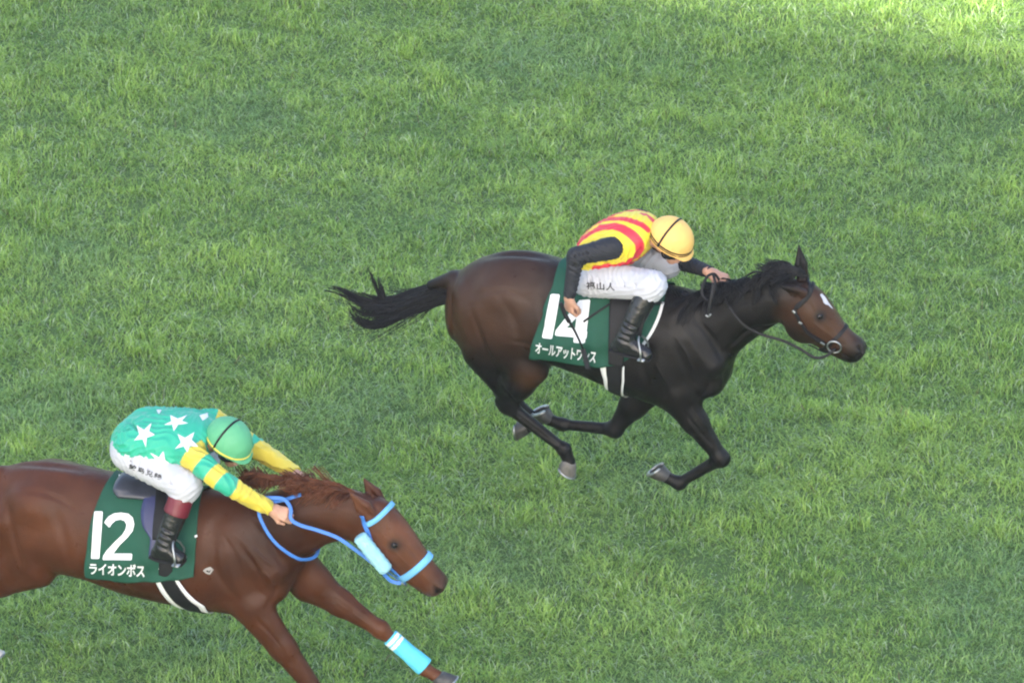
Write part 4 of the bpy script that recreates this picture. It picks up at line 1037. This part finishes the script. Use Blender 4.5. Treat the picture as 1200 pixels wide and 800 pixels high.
def paintB(fr, v, jb, g):
    col = np.tile((.022,.37,.235), (len(v), 1)); Y = np.array((.62,.49,.055))
    for sd in ('n', 'f'):
        s_, e, w_ = [np.array(tuple(g[k+sd])) for k in ('sh_','el_','wr_')]; sg = -1 if sd == 'n' else 1
        l1, l2 = np.linalg.norm(e-s_), np.linalg.norm(w_-e); t1 = ((v-s_)@(e-s_))/l1; t2 = ((v-e)@(w_-e))/l2
        d1 = np.linalg.norm(v-s_-np.clip(t1/l1,0,1)[:,None]*(e-s_), axis=1); d2 = np.linalg.norm(v-e-np.clip(t2/l2,0,1)[:,None]*(w_-e), axis=1)
        arm = (np.minimum(d1, d2) < .10) & (v[:,1]*sg > np.where(t2 > 0, .02, .10)); t = np.where((t2 > 0)&(d2 < d1+.02), l1+np.maximum(t2,0), t1); L_ = l1+l2
        def band(a, b): return np.clip(.5+(t-a)/.004, 0, 1)*np.clip(.5+(b-t)/.004, 0, 1)
        wgt = (band(-.015, .075)+band(.155, .225)+band(.30, 2))*arm; wgt = np.clip(wgt, 0, 1)[:,None]; col = col*(1-wgt)+Y*wgt
    return col

JA = dict(fold=.0042, j=dict(pelvis=(688,312,0), waist=(706,294,0), chest=(731,280,0), collar=(752,272,0), head=(786,282,-.01),
    sh_n=(719,290,-.185), el_n=(675,300,-.30), wr_n=(667,349,-.34), sh_f=(748,258,.185), el_f=(798,306,.22), wr_f=(834,320,.09),
    hip_n=(690,326,-.10), kn_n=(764,334,-.25), an_n=(731,398,-.36), toe_n=(764,416,-.37), hip_f=(698,305,.13), kn_f=(781,309,.19), an_f=(745,352,.33), toe_f=(776,364,.33)),
    torso=[(.110,.150),(.130,.168),(.130,.185),(.088,.150)], face=Vector((.83,-.20,-.52)), crown=Vector((.52,-.15,.84)),
    fist_n=(Vector((-.02,.05,-1)), Vector((-.55,-.80,0)), 1, 1.0), fist_f=(Vector((.93,-.15,-.22)), Vector((.15,-.25,1)), -1, 1.05),
    thigh=[.098,.086,.074], cuff=.16, long=False, hem=((690,303,0), Vector((-.80,0,-.42))), helmet='yellow_helmet', rim='black', paint=paintA,
    folds=[((690,300,-.17),(715,312,-.19),.010,.006),((735,300,-.20),(752,290,-.17),.008,.006),((700,280,-.17),(690,300,-.17),.006,.006)])
jA, bbA, jbA, gA = jockey(A, JA, 'jockey in red and yellow striped silks and yellow cap, hanging a whip hand low')
V2, F2 = text2d('福山人', bold=.018, step=.3, sx=1.15)
part('lettering', *decal(A, bbA, V2, F2, [(687,330),(720.5,331.5),(687,338.8),(720.8,340.3)], .0025), M['ink'], jA)
wA = thing('whip', 'thin black riding whip hanging from the low hand over number 14', 'whip', A, base=tuple(A.P(664,372,-.36)))
pw = free(A, [(659,360,-.385),(664,372,-.385),(671,383,-.385),(678,397,-.38),(684,411,-.375)], 30)
part('shaft', *tube(pw, np.linspace(.010,.0055,30), 8), M['leather_dull'], wA)
fl = free(A, [(683,409,-.375),(686,420,-.374),(689,433,-.372)], 10)
part('flap', *tube(fl, 0, flat=(.030,.006), normals=np.tile((0,-1,.2), (10,1))), M['sleeve'], wA)
part('grip', *tube(free(A, [(657,355,-.385),(662,368,-.385),(667,377,-.385)], 10), .013, 8), M['leather_dull'], wA)

JB = dict(fold=.0055, skirt=((156,521,-.115),(204,528,-.135),.098,.092), j=dict(pelvis=(158,518,0), waist=(178,514,0), chest=(206,512,0), collar=(236,512,0), head=(268,518,-.01),
    sh_n=(224,533,-.19), el_n=(262,565,-.25), wr_n=(319,597,-.16), sh_f=(250,494,.19), el_f=(300,525,.24), wr_f=(348,556,.10),
    hip_n=(154,530,-.10), kn_n=(218,568,-.25), an_n=(192,640,-.37), toe_n=(217,655,-.38), hip_f=(158,514,.10), kn_f=(238,540,.22), an_f=(205,585,.34), toe_f=(236,600,.34)),
    torso=[(.122,.155),(.128,.162),(.130,.178),(.088,.145)], face=Vector((.82,-.24,-.52)), crown=Vector((.52,-.16,.84)),
    fist_n=(Vector((.95,.10,-.25)), Vector((.15,-.75,.65)), -1, 1.0), fist_f=(Vector((.95,-.1,-.25)), Vector((.1,.35,.9)), 1, 1.0),
    thigh=[.100,.088,.076], cuff=.17, top=.46, long=True, hem=((141,528,0), Vector((-.90,0,-.30))), helmet='green_helmet', rim='yellow', paint=paintB,
    folds=[((146,500,-.1),(160,520,-.17),.010,.006),((150,520,-.16),(168,535,-.19),.008,.006),((215,548,-.2),(236,545,-.2),.010,.006),((150,492,.0),(162,505,-.12),.008,.005)])
jB, bbB, jbB, gB = jockey(B, JB, 'jockey in turquoise silks with white stars, yellow banded sleeves and green cap')
V2, F2 = text2d('鮫島克駿', bold=.014, step=.3, sx=1.25)
part('lettering', *decal(B, bbB, V2, F2, [(152,542.5),(190.5,556),(151,548.5),(188.5,562.5)], .0025), M['ink'], jB)
for st in ([(463,203),(440,285),(492,315),(418,345),(408,430),(380,355),(297,368),(348,312),(323,225),(392,270)],
           [(797,130),(745,185),(805,208),(710,222),(670,283),(655,220),(580,222),(648,190),(635,132),(708,165)],
           [(862,290),(838,365),(897,425),(818,422),(798,480),(765,425),(680,448),(738,390),(705,308),(775,345)],
           [(572,468),(592,548),(690,622),(585,600),(575,615),(530,592),(492,590),(508,552),(447,478),(532,522)],
           [(505,82),(558,82),(548,100),(530,122),(520,105)], [(905,135),(985,112),(990,150),(940,185),(925,160)]):
    print_px(B, jbB, [px(st, 120, 470, 8)], jB, M['white_print'], 'star', step=1.8, off=.003)
# stirrup irons
def iron(fr, root, ankle, toe, m):
    d = (toe-ankle); d.z = 0; d.normalize(); c = ankle.lerp(toe, .72)-Vector((0,0,.035)); s_ = Vector((-d.y, d.x, 0))
    P = [c-s_*.058, c-s_*.060+Vector((0,0,.05)), c-s_*.035+Vector((0,0,.105))-d*.02, c+Vector((0,0,.125))-d*.03, c+s_*.035+Vector((0,0,.105))-d*.02, c+s_*.060+Vector((0,0,.05)), c+s_*.058]
    part('stirrup', *merge([tube(resample(P, 40), .006, 8), tube(np.array([tuple(c-s_*.062), tuple(c), tuple(c+s_*.062)]), 0, flat=(.04,.010), normals=np.tile((0,0,1),(3,1)))]), m, root)
    return c+Vector((0,0,.125))-d*.03
for fr, root, g in ((A, sA, gA), (B, sB, gB)):
    for sd in ('n', 'f'):
        tp = iron(fr, root, g['an_'+sd], g['toe_'+sd], M['steel'])
        q = Vector((tp.x+.03, tp.y*.86, tp.z+.22))
        part('stirrup_leather', *tube(resample([tp, q, Vector((tp.x+.04, tp.y*.55, tp.z+.36))], 14), 0, flat=(.022,.005), normals=np.tile((0,1,.2),(14,1))), M['leather_dull'], root)
# ------------------------------------------------------------------ turf
def ground_at(px, py):
    d = ray(px, py); k = -CPOS.z/d.z; return CPOS+d*k
gm = bpy.data.materials.new('turf_soil'); gm.use_nodes = True; n = gm.node_tree.nodes; L = gm.node_tree.links
tc = n.new('ShaderNodeTexCoord'); nz = n.new('ShaderNodeTexNoise'); nz.inputs['Scale'].default_value = 3; nz.inputs['Detail'].default_value = 8
L.new(tc.outputs['Object'], nz.inputs['Vector']); cr = n.new('ShaderNodeValToRGB'); L.new(nz.outputs['Fac'], cr.inputs['Fac'])
cr.color_ramp.elements[0].color = (.045,.085,.024,1); cr.color_ramp.elements[1].color = (.085,.15,.04,1)
ln_ = n.new('ShaderNodeVectorMath'); ln_.operation = 'LENGTH'; L.new(tc.outputs['Object'], ln_.inputs[0])
mr_ = n.new('ShaderNodeMapRange'); mr_.inputs['From Min'].default_value = 8; mr_.inputs['From Max'].default_value = 14; L.new(ln_.outputs['Value'], mr_.inputs['Value'])
cr2 = n.new('ShaderNodeValToRGB'); L.new(nz.outputs['Fac'], cr2.inputs['Fac']); cr2.color_ramp.elements[0].color = (.07,.13,.03,1); cr2.color_ramp.elements[1].color = (.16,.25,.055,1)
mxg = n.new('ShaderNodeMix'); mxg.data_type = 'RGBA'; L.new(mr_.outputs[0], mxg.inputs[0]); L.new(cr.outputs[0], mxg.inputs[6]); L.new(cr2.outputs[0], mxg.inputs[7])
L.new(mxg.outputs[2], n['Principled BSDF'].inputs['Base Color']); n['Principled BSDF'].inputs['Roughness'].default_value = 1
me = raw_mesh('turf', [(-700,-700,0),(700,-700,0),(700,700,0),(-700,700,0)], np.array([[0,1,2,3]]))
o = link('turf', me, gm); o['kind'] = 'structure'

def vnoise(x, y, sc, seed):
    """smooth value noise on a lattice"""
    g = np.random.default_rng(seed).random((64, 64)); u, v = x*sc, y*sc
    i, j = np.floor(u).astype(int), np.floor(v).astype(int); f, h = u-i, v-j; f = f*f*(3-2*f); h = h*h*(3-2*h)
    G = lambda a, b: g[a % 64, b % 64]
    return (G(i,j)*(1-f)+G(i+1,j)*f)*(1-h)+(G(i,j+1)*(1-f)+G(i+1,j+1)*f)*h
def make_grass(count=560000):
    c = [ground_at(*p) for p in ((-60,-60),(1260,-60),(-60,860),(1260,860))]
    y0, y1 = c[2].y-.3, c[0].y+.3; x1 = max(abs(q.x) for q in c)+.4
    x = rng.uniform(-x1, x1, count); y = rng.uniform(y0, y1, count)
    # beyond the part that fills the picture the sward goes on, with fewer and broader blades
    far = 560000; xo = rng.uniform(-12, 12, far*2); yo = rng.uniform(y0-5, y1+9, far*2)
    keep = (np.abs(xo) > x1) | (yo < y0) | (yo > y1); xo, yo = xo[keep][:far], yo[keep][:far]
    big = np.concatenate([np.ones(count), np.full(len(xo), 1.5)]); n_in = count; count += len(xo)
    # blades gather into tufts
    ncl = 16000; cx = rng.uniform(-x1, x1, ncl); cy = rng.uniform(y0, y1, ncl)
    k = rng.integers(0, ncl, n_in); tuft = rng.random(n_in) < .55
    x = np.where(tuft, cx[k]+rng.normal(0, .026, n_in), x); y = np.where(tuft, cy[k]+rng.normal(0, .026, n_in), y)
    x = np.concatenate([x, xo]); y = np.concatenate([y, yo])
    a = (vnoise(x, y, .9, 11)-.5)*3+(vnoise(x, y, 5.5, 12)-.5)*9+np.where(rng.random(count) < .5, 0, math.pi)+rng.normal(0, .75, count)
    bu = (x*math.cos(YAW)-y*math.sin(YAW)); bv = (x*math.sin(YAW)+y*math.cos(YAW))          # along and across the track
    band = vnoise(bu*.28+50, bv, 1.5, 31)
    mat_ = vnoise(bu*1.5+9, bv*5.0+3, 1.0, 33)                                                  # matted streaks along the track
    tall = .36+.75*vnoise(x, y, 6.0, 13)*(.6+.8*vnoise(x, y, .8, 14))+.70*mat_+.2*band
    ln = rng.uniform(.038, .085, count)*tall*big**.3
    lean = np.clip(.62+.95*vnoise(x, y, 4.4, 15)+rng.normal(0, .26, count), .05, 1.42)
    wd = rng.uniform(.0028, .0055, count)*big
    dx, dy = np.cos(a), np.sin(a)
    b = rng.uniform(0, 6.28, count); wx, wy = np.cos(b)*wd/2, np.sin(b)*wd/2
    V = np.zeros((count, 5, 3), np.float32)
    h1 = ln*.55; l1 = h1*np.sin(lean*.6); z1 = h1*np.cos(lean*.6)
    l2 = l1+ln*.45*np.sin(np.minimum(lean*1.5, 1.8)); z2 = z1+ln*.45*np.cos(np.minimum(lean*1.5, 1.8))
    V[:,0] = np.stack([x-wx, y-wy, np.zeros(count)], 1); V[:,1] = np.stack([x+wx, y+wy, np.zeros(count)], 1)
    V[:,2] = np.stack([x+dx*l1+wx*.85, y+dy*l1+wy*.85, z1], 1); V[:,3] = np.stack([x+dx*l1-wx*.85, y+dy*l1-wy*.85, z1], 1)
    V[:,4] = np.stack([x+dx*l2, y+dy*l2, z2], 1)
    base = np.arange(count)[:,None]*5
    loops = np.concatenate([base+np.array([[0,1,2,3]]), base+np.array([[3,2,4]])], 1).ravel().astype(np.int32)
    st = (np.arange(count)[:,None]*7+np.array([[0,4]])).ravel().astype(np.int32)
    me = bpy.data.meshes.new('grass'); me.vertices.add(count*5); me.vertices.foreach_set('co', V.ravel())
    me.loops.add(len(loops)); me.loops.foreach_set('vertex_index', loops)
    me.polygons.add(len(st)); me.polygons.foreach_set('loop_start', st); me.update(calc_edges=True)
    me.polygons.foreach_set('use_smooth', np.ones(len(st), bool))
    t = np.clip(band*.40+vnoise(x, y, 4.2, 22)*.35+mat_*.25+rng.normal(0, .24, count), -.25, 1.25)[:,None]
    c0, c1 = np.array([.168,.322,.066]), np.array([.425,.620,.132]); col = c0*(1-t)+c1*t
    pale = rng.random(count) < .08; col[pale] = np.array([.52,.63,.42])*rng.uniform(.7, 1.1, (pale.sum(), 1))
    dead = rng.random(count) < .012; col[dead] = (.16,.11,.06)
    blue = np.clip((vnoise(x, y, 1.1, 24)-.55)*3, 0, 1)[:,None]*.4; col = col*(1-blue)+np.array([.21,.36,.17])*blue
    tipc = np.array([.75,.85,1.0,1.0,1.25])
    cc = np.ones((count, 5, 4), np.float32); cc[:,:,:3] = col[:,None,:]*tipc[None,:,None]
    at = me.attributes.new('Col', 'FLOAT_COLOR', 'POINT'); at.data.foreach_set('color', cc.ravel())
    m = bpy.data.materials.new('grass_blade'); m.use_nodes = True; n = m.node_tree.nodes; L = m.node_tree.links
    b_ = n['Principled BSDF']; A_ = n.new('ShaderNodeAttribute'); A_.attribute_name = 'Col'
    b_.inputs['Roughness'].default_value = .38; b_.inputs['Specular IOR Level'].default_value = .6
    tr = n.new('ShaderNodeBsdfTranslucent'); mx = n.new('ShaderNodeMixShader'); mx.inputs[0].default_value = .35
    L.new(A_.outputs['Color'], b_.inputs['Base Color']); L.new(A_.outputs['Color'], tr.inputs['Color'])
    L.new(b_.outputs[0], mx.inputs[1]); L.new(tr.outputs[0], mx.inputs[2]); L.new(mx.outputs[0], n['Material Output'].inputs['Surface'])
    o = link('grass', me, m); o['kind'] = 'stuff'; o['label'] = 'thick green turf grass of the racecourse'
make_grass()

# ------------------------------------------------------------------ the stand whose roof keeps the sun off the horses
def make_stand():
    E0 = ground_at(1060, 30); k = 30.2/(-SUN_D.z)
    edge = E0-SUN_D*k                                            # front edge of the roof
    u = Vector((math.cos(YAW), -math.sin(YAW), 0)); v = Vector((-math.sin(YAW), -math.cos(YAW), 0))   # along the track; away from it
    root = bpy.data.objects.new('grandstand', None); COL.objects.link(root)
    foot = edge.copy(); foot.z = 0; root.location = foot+v*12
    root['label'] = 'tall grandstand roof on steel columns behind the camera'; root['category'] = 'grandstand'
    mt = mat('stand_paint', (.62,.63,.64), rough=.6)
    def box(name, c, half):
        V = []; 
        for a in (-1,1):
            for b in (-1,1):
                for d in (-1,1): V.append(c+u*half[0]*a+v*half[1]*b+Vector((0,0,half[2]*d)))
        V = [tuple(q-root.location) for q in V]
        me = bpy.data.meshes.new(name); me.from_pydata(V, [], [(0,1,3,2),(4,6,7,5),(0,4,5,1),(2,3,7,6),(0,2,6,4),(1,5,7,3)]); me.update()
        link(name, me, mt, root)
    box('roof', edge+v*8+Vector((0,0,-.1)), (45,8,.1))
    for a in (-40,-20,20,40): box('column', Vector((edge.x,edge.y,14.98))+v*14+u*a, (.4,.4,14.97))
make_stand()

# ------------------------------------------------------------------ pale air volume added to lift the blacks, as lens flare does
def make_added_veil(density):
    x, z0, z1 = 720, -1.0, 33.0
    V = [(a*x, b*x, c) for a in (-1,1) for b in (-1,1) for c in (z0, z1)]
    me = bpy.data.meshes.new('added_veil'); me.from_pydata(V, [], [(0,1,3,2),(4,6,7,5),(0,4,5,1),(2,3,7,6),(0,2,6,4),(1,5,7,3)]); me.update()
    m = bpy.data.materials.new('added_veil_air'); m.use_nodes = True; n = m.node_tree.nodes; n.remove(n['Principled BSDF'])
    pv = n.new('ShaderNodeVolumePrincipled'); pv.inputs['Color'].default_value = (.92,.94,1,1); pv.inputs['Density'].default_value = density; pv.inputs['Anisotropy'].default_value = 0.0
    m.node_tree.links.new(pv.outputs[0], n['Material Output'].inputs['Volume'])
    o = link('added_veil', me, m); o['kind'] = 'stuff'; o['label'] = 'thin pale air volume added over the racecourse as a lens veil'
make_added_veil(.0004)
